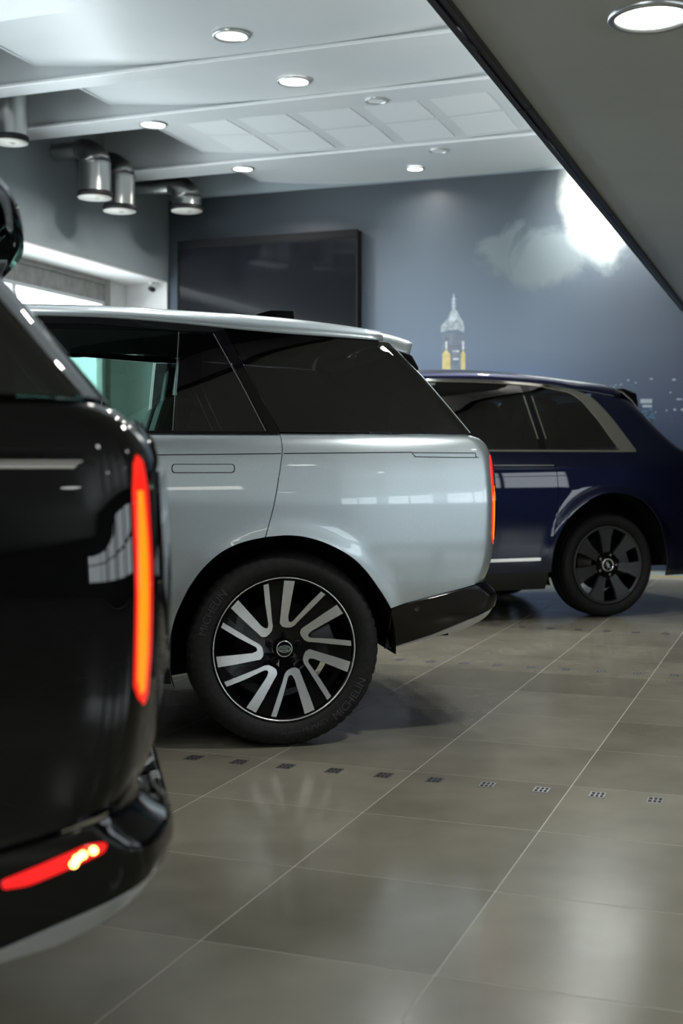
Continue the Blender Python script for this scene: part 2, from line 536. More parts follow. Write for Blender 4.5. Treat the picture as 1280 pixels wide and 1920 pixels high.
def make_tyre(parent, R, rim, w, notch=True):
    def rf(i, j, r):
        if j in (4, 5, 6) and i % 4 == 0: return r - (.0035 if j < 6 else .006)
        if j in (7, 10, 11, 14, 15, 18) and (i + j) % 5 == 0: return r - .005
        return r
    return MB().lathe(tyre_profile(R, rim, w), 240, 'y', rfun=rf if notch else None).build('tyre', 'rubber', parent)

def polar(pts, R): return [(math.sin(math.radians(a)) * r * R, math.cos(math.radians(a)) * r * R) for a, r in pts]

def plate(poly, y_face, depth, holes=(), step=.03, dish=None, R=1.):
    """flat shaped plate in x-z facing -y; dish(r) pushes it inwards"""
    V, F = tri2d(poly, step, holes)
    dz = (lambda p: dish(math.hypot(*p) / R)) if dish else (lambda p: 0.)
    vs = [(p[0], y_face + dz(p), p[1]) for p in V]; n = len(vs); fs = list(F)
    cnt = set((t[i], t[(i + 1) % 3]) for t in F for i in range(3))
    for (a, b) in [e for e in cnt if (e[1], e[0]) not in cnt]:
        k = len(vs)
        vs += [vs[a], vs[b], (vs[b][0], vs[b][1] + depth, vs[b][2]), (vs[a][0], vs[a][1] + depth, vs[a][2])]
        fs.append((k + 1, k, k + 3, k + 2))
    return MB().add(vs, fs)

def circle(r, n=24, c=(0, 0)): return [(c[0] + r * math.cos(2 * PI * i / n), c[1] + r * math.sin(2 * PI * i / n)) for i in range(n)]

def wheel_a(car, u, y, z, sign, first):
    """machined seven-fork wheel; a part of the car with its own sub-parts"""
    R, rim, w = .406, .298, .285
    rot = -2.0
    wh = MB()
    fy = -w * .43
    # barrel and lip
    wh.lathe([(rim - .004, fy + .012), (rim - .020, fy + .05), (rim - .055, fy + .10), (rim - .06, w * .35), (rim - .001, w * .38)], 96, 'y')
    wheel = wh.build('wheel', 'rim_black', car)
    wheel.location = (u, y, z)
    if sign > 0: wheel.rotation_euler = (0, 0, PI)
    make_tyre(wheel, R, rim, w)
    MB().lathe([(rim + .004, fy + .012), (rim + .003, fy), (rim + .0005, fy - .002), (rim - .003, fy - .001), (rim - .005, fy + .006), (rim - .006, fy + .013)], 128, 'y').build('rim_lip', 'machined', wheel)
    dish = lambda r: .030 * max(0, 1 - r) ** 1.3
    RR = rim - .005
    pitch = 360 / 7
    for k in range(7):
        A = k * pitch + rot
        V = [(A + 1.5, .975), (A + 10.5, .975), (A + 10.0, .75), (A + 9.0, .46), (A + 11, .40), (A + 15, .385), (A + 20, .41), (A + 30.2, .70),
             (A + 35.0, .965), (A + 39.5, .965), (A + 36.6, .70), (A + 31, .47), (A + 27, .365), (A + 20, .315), (A + 8, .30), (A - 3.0, .315), (A - 8, .37), (A - 5, .46), (A - .5, .75)]
        poly = polar(V, RR)
        plate(poly, fy - .001, .016, dish=dish, R=RR, step=.02).build('spoke', 'machined', wheel)
        C = [(A + 39.3, .985), (A + 36.4, .70), (A + 30.6, .47), (A + 24, .33), (A + pitch - 5, .33), (A + pitch - 4.6, .46), (A + pitch - .2, .75), (A + pitch + 1.8, .985)]
        plate(polar(C, RR), fy + .013, .03, dish=dish, R=RR, step=.03).build('spoke_channel', 'rim_black', wheel)
    plate(polar([(A + i * 7.2, .37) for i in range(50)], RR), fy + .012, .05, dish=dish, R=RR).build('hub', 'rim_black', wheel)
    for k in range(5):
        a = math.radians(72 * k)
        cx, cz = .062 * math.sin(a), .062 * math.cos(a)
        MB().lathe([(.0145, fy + .034), (.0145, fy + .026), (.012, fy + .0235)], 20, 'y', (cx, 0, cz)).add([(cx, fy + .03, cz)] , []).build('nut_recess', 'rim_grey', wheel)
        MB().lathe([(.0105, fy + .036), (.0105, fy + .018), (.008, fy + .015), (0, fy + .015)], 6, 'y', (cx, 0, cz), smooth=False).build('wheel_nut', 'rim_black', wheel)
    cap = MB().lathe([(.036, fy + .03), (.036, fy + .012), (.033, fy + .009), (.030, fy + .0085), (0, fy + .0085)], 40, 'y').build('centre_cap', 'rim_black', wheel)
    MB().lathe([(.0345, fy + .0105), (.0325, fy + .0075), (.0305, fy + .0085)], 40, 'y').build('cap_ring', 'emblem_light', wheel)
    ell = [(.026 * math.cos(2 * PI * i / 32), .0145 * math.sin(2 * PI * i / 32)) for i in range(32)]
    plate(ell, fy + .0068, .002).build('emblem', 'emblem_light', wheel)
    ell2 = [(x * .9, q * .86) for x, q in ell]
    plate(ell2, fy + .0062, .001).build('emblem_field', 'emblem_dark', wheel)
    for t, zz in (('LAND-', .0015), ('ROVER', -.0085)):
        v, f = letter_mesh(t, .0095); xs = [p[0] for p in v]; c = (min(xs) + max(xs)) / 2
        MB().add([((p[0] - c) * 1.15, fy + .0055, p[1] + zz) for p in v], f).build('emblem_lettering', 'emblem_light', wheel)
    # tyre lettering
    h = R - rim
    yw = lambda r: -w * .4995 + abs((r - rim) / h - .5) * .006
    ring_text('MICHELIN', .046, rim + h * .50, 128, yw, 1.0, 1.0, flip=True).build('tyre_lettering', 'rubber_letter', wheel)
    ring_text('MICHELIN', .046, rim + h * .50, -62, yw).build('tyre_lettering', 'rubber_letter', wheel)
    ring_text('PRIMACY', .026, rim + h * .42, 158, yw, 1, 1.1, flip=True).build('tyre_lettering', 'rubber_letter', wheel)
    ring_text('ALL SEASON', .014, rim + h * .42, 176, yw, 1, 1.1, flip=True).build('tyre_lettering', 'rubber_letter', wheel)
    # brake
    MB().lathe([(.19, .02), (.19, .0), (.08, .0), (.08, -.03), (0, -.03)], 64, 'y').build('brake_disc', 'brake', wheel)
    MB().prism(round_poly(polar([(65, .13), (65, .225), (88, .235), (112, .225), (112, .13), (88, .12)], 1), .01), -.045, .05, 'y').build('brake_caliper', 'caliper', wheel, .008)
    return wheel

def wheel_b(car, u, y, z, sign):
    """seven broad dark spokes"""
    R, rim, w = .398, .300, .27
    fy = -w * .43
    wheel = MB().lathe([(rim - .022, fy + .012), (rim - .03, fy + .05), (rim - .05, fy + .10), (rim - .06, w * .35), (rim - .001, w * .38)], 96, 'y').build('wheel', 'rim_black', car)
    wheel.location = (u, y, z)
    if sign > 0: wheel.rotation_euler = (0, 0, PI)
    make_tyre(wheel, R, rim, w, False)
    MB().lathe([(rim + .004, fy + .012), (rim + .002, fy), (rim - .014, fy), (rim - .022, fy + .013)], 96, 'y').build('rim_lip', 'rim_grey', wheel)
    dish = lambda r: .03 * max(0, 1 - r) ** 1.2
    RR = rim - .01
    for k in range(7):
        A = k * 360 / 7 - 4
        V = [(A - 13.5, .975), (A, .98), (A + 13.5, .975), (A + 12, .72), (A + 15, .42), (A + 18, .32), (A - 18, .32), (A - 15, .42), (A - 12, .72)]
        plate(polar(V, RR), fy, .03, dish=dish, R=RR, step=.03).build('spoke', 'rim_grey', wheel)
    plate(circle(.11, 48), fy + .018, .05).build('hub', 'rim_black', wheel)
    for k in range(5):
        a = math.radians(72 * k + 20); cx, cz = .078 * math.sin(a), .078 * math.cos(a)
        MB().lathe([(.011, fy + .03), (.011, fy + .008), (.007, fy + .005), (0, fy + .005)], 6, 'y', (cx, 0, cz), smooth=False).build('wheel_nut', 'chrome', wheel)
    MB().lathe([(.052, fy + .02), (.052, fy + .004), (.048, fy - .002), (.042, fy - .002), (.040, fy + .003), (0, fy + .003)], 40, 'y').build('centre_cap', 'chrome', wheel)
    plate(circle(.039, 36), fy + .002, .002).build('emblem_field', 'rim_black', wheel)
    for dx, dz in ((-.006, .008), (.006, -.008)):
        v, f = letter_mesh('R', .05); xs = [p[0] for p in v]; ys = [p[1] for p in v]
        cx, cy = (min(xs) + max(xs)) / 2, (min(ys) + max(ys)) / 2
        MB().add([((p[0] - cx) + dx, fy + .0005 - (0.0004 if dx > 0 else 0), (p[1] - cy) + dz) for p in v], f).build('emblem_lettering', 'emblem_light', wheel)
    MB().lathe([(.20, .02), (.20, .0), (.08, .0), (.08, -.03), (0, -.03)], 64, 'y').build('brake_disc', 'brake', wheel)
    MB().prism(round_poly(polar([(65, .13), (65, .225), (88, .235), (112, .225), (112, .13), (88, .12)], 1), .01), -.045, .05, 'y').build('brake_caliper', 'caliper', wheel, .008)
    return wheel

def arch_liner(car, u, z, r, v0, v1):
    for s in (-1, 1):
        pts = [(u + r * math.cos(a), z + r * math.sin(a)) for a in np.linspace(-.02 * PI, 1.1 * PI, 40)]
        vs = []; fs = []
        for (x, q) in pts: vs += [(x, s * v0, q), (x, s * v1, q)]
        for i in range(len(pts) - 1): fs.append((2 * i, 2 * i + 1, 2 * i + 3, 2 * i + 2))
        n = len(vs); vs += [(x, s * v0, q) for x, q in pts]; fs.append(tuple(range(n, n + len(pts))))
        MB().add(vs, fs).build('wheel_arch_liner', 'matt_black', car)

# ------------------------------------------------------------------ the two-box estate of which a grey and a black one stand here
def car_estate(name, loc, rz, P, label, group=None, fog=False):
    car = empty(name, loc, rz, label, 'car')
    ARCH = [(0, .40, .50, .014, .018), (-2.99, .40, .50, .014, .018)]
    XR = [(.3, .84), (.55, .875), (.66, .893), (.72, .918), (.83, .935), (1.0, .941), (1.11, .938), (1.2, .932), (1.24, .922), (1.27, .905), (1.29, .88), (1.305, .84)]
    XF = [(.3, -3.78), (.55, -3.86), (.8, -3.88), (1.0, -3.84), (1.12, -3.76), (1.3, -3.6)]
    body = Skin([(.2, .90), (.3, .945), (.42, .945), (.55, .975), (.7, 1.003), (.85, 1.017), (1.0, 1.017), (1.12, 1.006), (1.21, .993), (1.26, .98), (1.285, .967), (1.297, .955), (1.305, .940)],
                XR, XF, arches=ARCH)
    house = Skin([(1.2, .977), (1.3, .953), (1.4, .929), (1.5, .904), (1.6, .876), (1.7, .844), (1.8, .800)],
                 [(1.2, .93), (1.3, .848), (1.4, .764), (1.566, .622), (1.7, .50), (1.8, .41)],
                 [(1.15, -2.52), (1.3, -2.3), (1.5, -1.95), (1.7, -1.55), (1.8, -1.3)], r1=.07, phi1=66, r2=.55)
    bump = Skin([(.3, .86), (.37, .90), (.45, .945), (.55, .985), (.66, 1.008), (.75, 1.01)],
                [(.30, .84), (.40, .875), (.50, .92), (.54, .945), (.575, .957), (.60, .955), (.64, .915), (.67, .895), (.75, .91)], XF, r1=.085, phi1=66, r2=.45)
    skirt_front = [(-.412, .653), (-.455, .54), (-.478, .44)]
    archR = smooth_line([(-.089, .877), (-.008, .883), (.067, .877), (.143, .856), (.219, .822), (.286, .778), (.342, .723), (.393, .656), (.428, .606), (.452, .567)])
    archL = smooth_line([(-.093, .876), (-.158, .864), (-.222, .843), (-.285, .807), (-.348, .748), (-.389, .692), (-.413, .65), (-.455, .55), (-.48, .43)])
    shut = smooth_line([(-.019, 1.303), (-.014, 1.261), (-.015, 1.218), (-.029, 1.133), (-.051, 1.016), (-.073, .932), (-.089, .877)])
    X = body.xr
    # quarter panel, notched for the tail lamp
    lampF = [(1.205, .000), (1.16, -.010), (1.0, -.012), (.86, -.010), (.838, .004)]
    gate = lambda z: X(z) + .046
    q = [p for p in shut[::-1]][1:] + [(-.012, 1.303)]
    quarter = [(p[0] + .002, p[1]) for p in shut] + archR[1:] \
        + [(.526, .588), (.667, .617), (.788, .643), (.849, .659), (.92, .667)] \
        + [(gate(z), z) for z in (.70, .76, .82)] + [(X(z) + o, z) for z, o in lampF[::-1]] + [(gate(z), z) for z in (1.225, 1.25, 1.272)] \
        + [(.93, 1.292), (.885, 1.3045), (.846, 1.3045), (.566, 1.3045), (.223, 1.3045)]
    panel('quarter_panel', body, quarter, P['paint'], car, .016)
    door = [(p[0] - .002, p[1]) for p in shut] + archL + [(-.50, .425), (-1.232, .425), (-1.232, 1.3045)]
    dr = panel('rear_door', body, door, P['paint'], car, .018)
    fdoor = [(-1.238, 1.3045), (-1.238, .425), (-2.34, .425), (-2.36, .8), (-2.34, 1.3), (-2.33, 1.3045)]
    fd = panel('front_door', body, fdoor, P['paint'], car, .03)
    af = [(-2.99 + .483 * math.cos(t), .40 + .483 * math.sin(t)) for t in np.linspace(.06, PI - .06, 30)]
    fender = [(-2.345, 1.27), (-2.365, .8), (-2.345, .425)] + af + [(-3.80, .45), (-3.86, .8), (-3.84, 1.0), (-3.7, 1.08), (-3.2, 1.18), (-2.6, 1.25)]
    panel('front_wing', body, fender, P['paint'], car, .03)
    cz = lambda z: body.centre(z, False)
    panel('front_bumper', body, [(-3.87, .62), (-3.81, .36), (cz(.36), .36), (cz(.62), .62)], P['paint'], car, .04, both=True)
    panel('grille', body, [(-3.90, .98), (-3.90, .66), (cz(.66), .66), (cz(.98), .98)], 'gloss_black', car, .04, both=True, off=-.01)
    loft('bonnet', [(-3.76, .78, 1.055, 1.085), (-3.6, .87, 1.10, 1.135), (-3.2, .93, 1.18, 1.21), (-2.7, .95, 1.235, 1.265), (-2.3, .95, 1.27, 1.30)], P['paint'], car, e1=.3, e2=1.2)
    for s in (-1, 1):
        MB().box(-3.84, -3.76, min(s * .62, s * .86), max(s * .62, s * .86), .88, .98).build('headlamp', 'window_glass', car, .02)
    # tail lamps with the indicator lit, number plate side of the tailgate
    lamp = [(X(z) + o + .003, z) for z, o in lampF] + [(X(.826) + .022, .826), (X(.84) + .036, .84), (X(.9) + .042, .9), (X(1.05) + .043, 1.05), (X(1.16) + .040, 1.16), (X(1.205) + .030, 1.205), (X(1.216) + .012, 1.216)]
    for mir in (False, True):
        lo = link('tail_lamp', patch_mesh('tail_lamp', body, lamp, .008, .003, .02, mirror=mir), M['red_lens'], car)
        core = [(X(z) + o, z) for z, o in ((P['core'], .000), (1.05, -.006), (.95, -.007), (.87, -.004), (.845, .006))] + [(X(z) + o, z) for z, o in ((.85, .016), (.9, .019), (1.0, .020), (1.08, .019), (P['core'], .014))]
        link('indicator', patch_mesh('indicator', body, core, .008, .0045, .002, mirror=mir), M['orange_lens'], lo)
    panel('lamp_housing', body, [(X(z) + o, z) for z, o in ((1.23, -.03), (.81, -.03), (.81, .06), (1.23, .06))], 'matt_black', car, .02, off=-.022, th=.002)
    cr = body.centre
    panel('tailgate', body, [(gate(z) + .004, z) for z in (.70, .8, .9, 1.0, 1.1, 1.2, 1.25, 1.272)][::-1] + [(cr(z), z) for z in (.70, .8, .9, 1.0, 1.1, 1.2, 1.26, 1.28)], P['paint'], car, .03, both=True)
    band = panel('tailgate_band', body, [(gate(1.19) + .02, 1.19), (gate(.86) + .02, .86), (cr(.86), .86), (cr(1.19), 1.19)], 'gloss_black', car, .03, off=.008, both=True)
    # lower bumper with sensor and silver tray
    XB = bump.xr
    skirt = [(.455, .562)] + [(.526, .583), (.667, .612), (.788, .638), (.849, .653), (.885, .661), (.93, .672), (.99, .690), (bump.centre(.69), .692), (bump.centre(.55), .55), (XB(.55) + .02, .555), (.80, .497), (.649, .441), (.464, .388), (.444, .384)]
    sk = panel('rear_bumper', bump, skirt, P['skirt'], car, .018, both=True, label='gloss black lower bumper')
    tray = [(.47, .381), (.649, .434), (.80, .490), (XB(.545) + .02, .548), (bump.centre(.545), .543), (bump.centre(.5), .505), (XB(.50) + .02, .512), (.80, .455), (.649, .424), (.5, .385)]
    panel('bumper_tray', bump, tray, 'silver', car, .02, both=True, off=-.004, label='satin silver lower edge')
    sp = bump.pos(np.array([.567]), np.array([.561]))[0]
    MB().lathe([(.012, -.001), (.0105, -.003), (.009, -.001), (0, -.0015)], 24, 'y', (sp[0], sp[1], sp[2])).build('parking_sensor', 'satin_black', sk)
    MB().box(.47, .80, -.72, .72, .46, .56).build('underbody', 'matt_black', car, .02)
    if fog:
        fl = [(.722, .584), (.78, .603), (.85, .627), (.878, .626), (.872, .612), (.81, .589), (.76, .573), (.724, .572)]
        f = link('fog_lamp', patch_mesh('fog_lamp', bump, round_poly(fl, .012), .012, .004, .01), M['red_glow'], car)
        for s, z in ((.832, .608), (.840, .613), (.827, .600), (.856, .618)):
            link('led', patch_mesh('led', bump, circle(.006, 12, (s, z)), .008, .006, .002), M['led'], f)
    # sill
    panel('sill', body, [(-.50, .418), (-2.50, .418), (-2.50, .27), (-.47, .27)], 'gloss_black', car, .04, off=-.01)
    # glass and black pillars
    top = [(-2.0, 1.70), (-1.6, 1.765), (-1.2, 1.785), (-.8, 1.785), (-.41, 1.765), (-.244, 1.751), (.091, 1.728), (.30, 1.718), (.478, 1.708)]
    tl = Spline(top)
    T = lambda u, d=0.: (u, float(tl(u)) - d)
    qg = [T(-.232, .006), (-.018, 1.309), (.20, 1.309), (.50, 1.3085), (.835, 1.308)] + [(house.xr(z) + .012, z) for z in (1.32, 1.4, 1.5, 1.566, 1.64, 1.69)] + [T(.478, .006), T(.30, .006), T(.091, .006), T(-.08, .006)]
    panel('quarter_glass', house, qg, 'tint_glass', car, .02, off=.002, th=.004)
    fx = [(-.420, 1.729), (-.454, 1.309), (-.074, 1.309), (-.276, 1.727)]
    panel('fixed_glass', house, fx, 'tint_glass', car, .02, th=.004)
    rd = [(-.434, 1.730), (-.468, 1.309), (-1.19, 1.309), (-1.15, 1.752), (-.8, 1.752)]
    panel('rear_door_glass', house, rd, 'door_glass', car, .025, th=.004)
    fg = [(-1.29, 1.752), (-1.28, 1.309), (-2.20, 1.309), (-2.16, 1.36), (-1.62, 1.70), (-1.5, 1.738)]
    panel('front_door_glass', house, fg, 'door_glass', car, .03, th=.004)
    panel('pillar_trim', house, [(-.270, 1.727), (-.068, 1.309), (-.022, 1.309), T(-.238, .004), T(-.268, .01)], 'gloss_black', car, .02, off=.004)
    panel('pillar_trim', house, [(-.4255, 1.729), (-.4285, 1.729), (-.4625, 1.309), (-.4595, 1.309)], 'trim_grey', car, .02, off=.002, label='thin bright window divider')
    panel('pillar_trim', house, [(-1.155, 1.752), (-1.195, 1.309), (-1.275, 1.309), (-1.285, 1.752)], 'gloss_black', car, .02, off=.003)
    panel('window_surround', house, [T(-.244, .002), (-.272, 1.731), (-.42, 1.733), (-.8, 1.756), (-1.5, 1.742), (-1.62, 1.705), (-2.18, 1.36), (-2.26, 1.36), (-1.95, 1.56), T(-1.6, .0), T(-1.2, .0), T(-.8, .0), T(-.41, .0)], 'gloss_black', car, .02, off=.003)
    panel('chrome_line', house, strip_poly([(-.283, 1.724), (-.176, 1.514), (-.078, 1.312)], .0035), 'trim_grey', car, .02, off=.005, th=.003)
    panel('belt_moulding', house, strip_poly([(-2.2, 1.3055), (-.02, 1.3055)], .009), 'gloss_black', car, .03, off=.006, th=.006)
    panel('pillar_edge', house, strip_poly([(house.xr(z) + .016, z) for z in (1.312, 1.36, 1.44, 1.52, 1.58)], .006), P['paint'], car, .02, off=.004, th=.004)
    hc = house.centre
    panel('rear_window', house, [(house.xr(z) + .02, z) for z in (1.31, 1.4, 1.5, 1.6, 1.68)][::-1] + [(hc(z), z) for z in (1.31, 1.4, 1.5, 1.6, 1.68)], 'tint_glass', car, .03, both=True, th=.004)
    panel('windscreen', house, [(-2.29, 1.31), (hc(1.31, False), 1.31), (hc(1.5, False), 1.5), (hc(1.765, False), 1.765), (-1.42, 1.765), (-1.95, 1.5)], 'door_glass', car, .05, both=True, th=.004)
    # roof, spoiler, aerial fin
    def rail(u): return float(house.W(float(tl(u)))) + .004
    zc = Spline([(-1.7, 1.80), (-1.2, 1.868), (-.72, 1.872), (-.4, 1.862), (-.1, 1.850), (.1, 1.836), (.3, 1.814), (.455, 1.790)])
    st = [(u, rail(u) - .012 * max(0, u) , float(tl(u)), float(zc(u))) for u in np.linspace(-1.62, .452, 30)]
    loft('roof', st, P['paint'], car)
    # spoiler: full-width wing with a curved trailing edge
    vs = []; fs = []; nv = 28; nu = 9
    for top_ in (1, 0):
        for i in range(nu):
            t = i / (nu - 1)
            for j in range(nv + 1):
                y = -1 + 2 * j / nv
                wv = (.745 - .05 * t) * math.copysign(abs(y) ** .75, y)
                edge = 1 - abs(y) ** 6
                u = .457 + t * (.205 * (1 - .25 * abs(y) ** 2.5) + .05 * (1 - y * y))
                zt = 1.708 - .035 * t + (.082 + .015 * t - .025 * t * t) * (1 - abs(y) ** 5) ** .55
                zb = zt - (.052 * (1 - t) + .022) * (1 - .6 * abs(y) ** 8)
                vs.append((u, wv, zt if top_ else zb))
    c = nv + 1; h = nu * c
    for i in range(nu - 1):
        for j in range(nv):
            fs.append((i * c + j, (i + 1) * c + j, (i + 1) * c + j + 1, i * c + j + 1)); fs.append(tuple(h + k for k in (i * c + j, i * c + j + 1, (i + 1) * c + j + 1, (i + 1) * c + j)))
    for i in range(nu - 1):
        fs.append((i * c, h + i * c, h + (i + 1) * c, (i + 1) * c)); fs.append((i * c + nv, (i + 1) * c + nv, h + (i + 1) * c + nv, h + i * c + nv))
    for j in range(nv):
        fs.append(((nu - 1) * c + j, h + (nu - 1) * c + j, h + (nu - 1) * c + j + 1, (nu - 1) * c + j + 1))
    so = MB().add(vs, fs, True).build('spoiler', P['paint'], car, fix=True)
    for p in so.data.polygons: p.use_smooth = True
    for s in (-1, 1):
        MB().prism([(.462, 1.700), (.600, 1.655), (.632, 1.600), (.622, 1.556), (.56, 1.62)], s * .775, s * .66, 'y').build('spoiler_cheek', 'gloss_black', car, .008, fix=True)
    fin = [(-.06, 1.870), (.02, 1.915), (.09, 1.934), (.205, 1.934), (.215, 1.82), (-.03, 1.83)]
    vs = [(x, y * (.028 if k not in (1, 2, 3) else .006), z) for y in (-1, 1) for k, (x, z) in enumerate(fin)]
    n = len(fin); fs = [tuple(range(n)), tuple(range(n, 2 * n))[::-1]] + [(i, n + i, n + (i + 1) % n, (i + 1) % n) for i in range(n)]
    f = MB().add(vs, fs).build('aerial_fin', 'gloss_black', car, .006, fix=True)
    # body lines: dark strip for the shade under the waist crease, slim flap, flush handles, number
    for a, b in ((-1.22, -.020), (-.008, .545)):
        panel('crease_shade', body, strip_poly([(u, 1.214 + .012 * (u + .4)) for u in np.linspace(a, b, 12)], .0035), 'matt_black', car, .03, off=.0006, th=.0006)
    fl = [(.545, 1.2215), (.560, 1.208), (.575, 1.2055), (.838, 1.2035), (.842, 1.207), (.842, 1.2215)]
    ring = fl + [fl[0]]
    panel('flap_groove', body, strip_poly(smooth_line(ring[:-1], 3), .0032), 'matt_black', car, .02, off=.0006, th=.0006)
    panel('flap_groove', body, strip_poly([(.545, 1.2235), (.842, 1.2225)], .0032), 'matt_black', car, .02, off=.0006, th=.0006)
    for u1, u0 in ((-.212, -.47), (-1.40, -1.66)):
        hp = round_poly([(u0, 1.139), (u1, 1.139), (u1, 1.176), (u0, 1.176)], .016)
        panel('handle_gap', body, hp, 'matt_black', car, .02, off=.0008, th=.0008)
        panel('door_handle', body, round_poly([(u0 + .004, 1.142), (u1 - .004, 1.142), (u1 - .004, 1.173), (u0 + .004, 1.173)], .014), P['paint'], car, .02, off=.0022, th=.0012)
    # cabin: floor tub, seats, steering wheel
    MB().box(-2.45, -.50, -.90, .90, .32, 1.02).build('cabin_tub', 'matt_black', car)
    MB().box(-.50, .80, -.66, .66, .40, 1.10).build('boot_floor', 'matt_black', car)
    MB().box(-2.45, -2.0, -.85, .85, 1.02, 1.24).build('dashboard', 'satin_black', car, .04)
    MB().box(-1.3, .3, -.60, .60, 1.755, 1.775).build('headlining', 'matt_black', car)
    for u in (-.42, -1.42):
        for y in (-.42, .42):
            MB().prism(round_poly([(u - .5, 1.0), (u - .06, 1.0), (u + .09, 1.46), (u - .05, 1.48), (u - .16, 1.12), (u - .5, 1.10)], .05), y - .26, y + .26, 'y').build('seat', 'seat', car, .04, fix=True)
            MB().prism(round_poly([(u - .0, 1.47), (u + .10, 1.47), (u + .13, 1.67), (u + .03, 1.67)], .04), y - .14, y + .14, 'y').build('headrest', 'seat', car, .03, fix=True)
    arch_liner(car, 0, .40, .475, .62, .975); arch_liner(car, -2.99, .40, .475, .62, .975)
    first = True
    for uu in (0, -2.99):
        for s in (-1, 1):
            wheel_a(car, uu, s * .845, .406 - loc[2], s, first); first = False
    return car

# ------------------------------------------------------------------ the tall blue estate at the back
def car_tall(name, loc, rz, label):
    car = empty(name, loc, rz, label, 'car')
    ARCH = [(0, .42, .56, .022, .016), (-3.29, .42, .56, .022, .016)]
    XR = [(.2, .95), (.35, 1.02), (.6, 1.06), (.8, 1.07), (1.0, 1.05), (1.15, .98), (1.25, .84), (1.31, .716), (1.46, .538), (1.61, .403), (1.75, .25), (1.8, .18)]
    XF = [(.2, -4.0), (.6, -4.1), (1.0, -4.1), (1.2, -4.0), (1.4, -3.8)]
    body = Skin([(.2, .90), (.3, .945), (.42, .968), (.6, .985), (.8, .995), (1.0, .993), (1.14, .985), (1.165, .980), (1.24, .962), (1.27, .952), (1.5, .865), (1.6, .826), (1.7, .776), (1.8, .715)],
                XR, XF, arches=ARCH, tr=(.1, .14), r1=.16, phi1=64, r2=.55)
    house = Skin([(1.2, .975), (1.27, .950), (1.4, .903), (1.5, .865), (1.6, .822), (1.7, .776), (1.8, .715)], [(1.2, .9), (1.8, .3)],
                 [(1.15, -2.75), (1.3, -2.5), (1.5, -2.15), (1.7, -1.75), (1.8, -1.5)], tr=(.1, .14), r1=.1)
    X = body.xr; cr = body.centre
    arch = smooth_line([(-.512, .362), (-.512, .45), (-.484, .59), (-.365, .783), (-.174, .915), (-.022, .951), (.16, .933), (.322, .855), (.445, .69), (.520, .45), (.532, .30)])
    shut = smooth_line([(-.555, 1.262), (-.481, 1.158), (-.462, 1.012), (-.458, .849), (-.49, .703), (-.508, .60)])
    zt = Spline([(-2.3, 1.60), (-1.7, 1.79), (-1.41, 1.806), (-1.0, 1.808), (-.781, 1.803), (-.322, 1.771), (-.177, 1.745), (.0, 1.72), (.19, 1.69)])
    # side skin behind the door, up to the roof
    q = [(p[0] + .003, p[1]) for p in shut] + arch[7:] + [(.60, .30), (.90, .30)] + [(X(z) + .08, z) for z in (.34, .5, .7, .9, 1.05, 1.15, 1.2, 1.25, 1.31, 1.38, 1.46, 1.54, 1.61)] + [(.34, 1.665), (.20, 1.69), (.10, 1.705), (-.03, 1.722), (-.06, 1.685), (.07, 1.55), (.25, 1.275), (.25, 1.262)]
    panel('quarter_panel', body, q, 'blue_paint', car, .02)
    ci = [i for i, p in enumerate(arch) if p[1] > .6][0]
    door = [(p[0] - .003, p[1]) for p in shut] + arch[:ci + 1][::-1] + [(-.52, .36), (-1.66, .36), (-1.66, 1.262)]
    panel('rear_door', body, door, 'blue_paint', car, .022)
    panel('front_door', body, [(-1.668, 1.262), (-1.668, .36), (-2.6, .36), (-2.66, .8), (-2.6, 1.262)], 'blue_paint', car, .035)
    af = [(-3.29 + .52 * math.cos(t), .42 + .52 * math.sin(t)) for t in np.linspace(0, PI, 30)]
    panel('front_wing', body, [(-2.608, 1.262), (-2.668, .8), (-2.608, .42)] + af + [(-4.0, .42), (-4.1, .8), (-4.08, 1.05), (-3.9, 1.16), (-3.0, 1.25)], 'blue_paint', car, .035)
    cf = lambda z: body.centre(z, False)
    panel('front_bumper', body, [(-4.12, .62), (-4.02, .3), (cf(.3), .3), (cf(.62), .62)], 'blue_paint', car, .05, both=True)
    panel('grille', body, [(-4.2, 1.15), (-4.2, .66), (cf(.66), .66), (cf(1.15), 1.15)], 'chrome', car, .05, both=True)
    loft('bonnet', [(-4.0, .8, 1.14, 1.2), (-3.6, .9, 1.2, 1.27), (-2.6, .95, 1.25, 1.32)], 'blue_paint', car, e1=.3, e2=1.2)
    panel('tailgate', body, [(X(z) + .086, z) for z in (.72, .9, 1.05, 1.15, 1.25, 1.31)][::-1] + [(cr(z), z) for z in (.72, .9, 1.05, 1.15, 1.25, 1.31)], 'blue_paint', car, .03, both=True)
    panel('rear_window', body, [(X(z) + .086, z) for z in (1.33, 1.46, 1.61, 1.70)][::-1] + [(cr(z), z) for z in (1.33, 1.46, 1.61, 1.70)], 'tint_glass', car, .03, both=True)
    panel('rear_bumper', body, [(X(z) + .086, z) for z in (.30, .4, .5, .6, .7)][::-1] + [(cr(z), z) for z in (.30, .4, .5, .6, .7)], 'blue_paint', car, .03, both=True)
    lamp = [(X(z) + o, z) for z, o in ((1.10, .09), (.85, .09), (.85, .17), (1.10, .17))]
    panel('tail_lamp', body, lamp, 'red_lens', car, .02, off=.006)
    panel('sill', body, [(-.53, .355), (-2.74, .355), (-2.74, .22), (-.53, .22)], 'satin_black', car, .05, off=-.015)
    # chrome surround with the broad rear sweep
    top = [(u, float(zt(u))) for u in np.linspace(-1.7, -.40, 10)]
    out = top + smooth_line([(-.322, 1.768), (-.177, 1.742), (-.043, 1.682), (.075, 1.545), (.17, 1.40), (.247, 1.282)], 4) + [(.249, 1.268), (.24, 1.2635)]
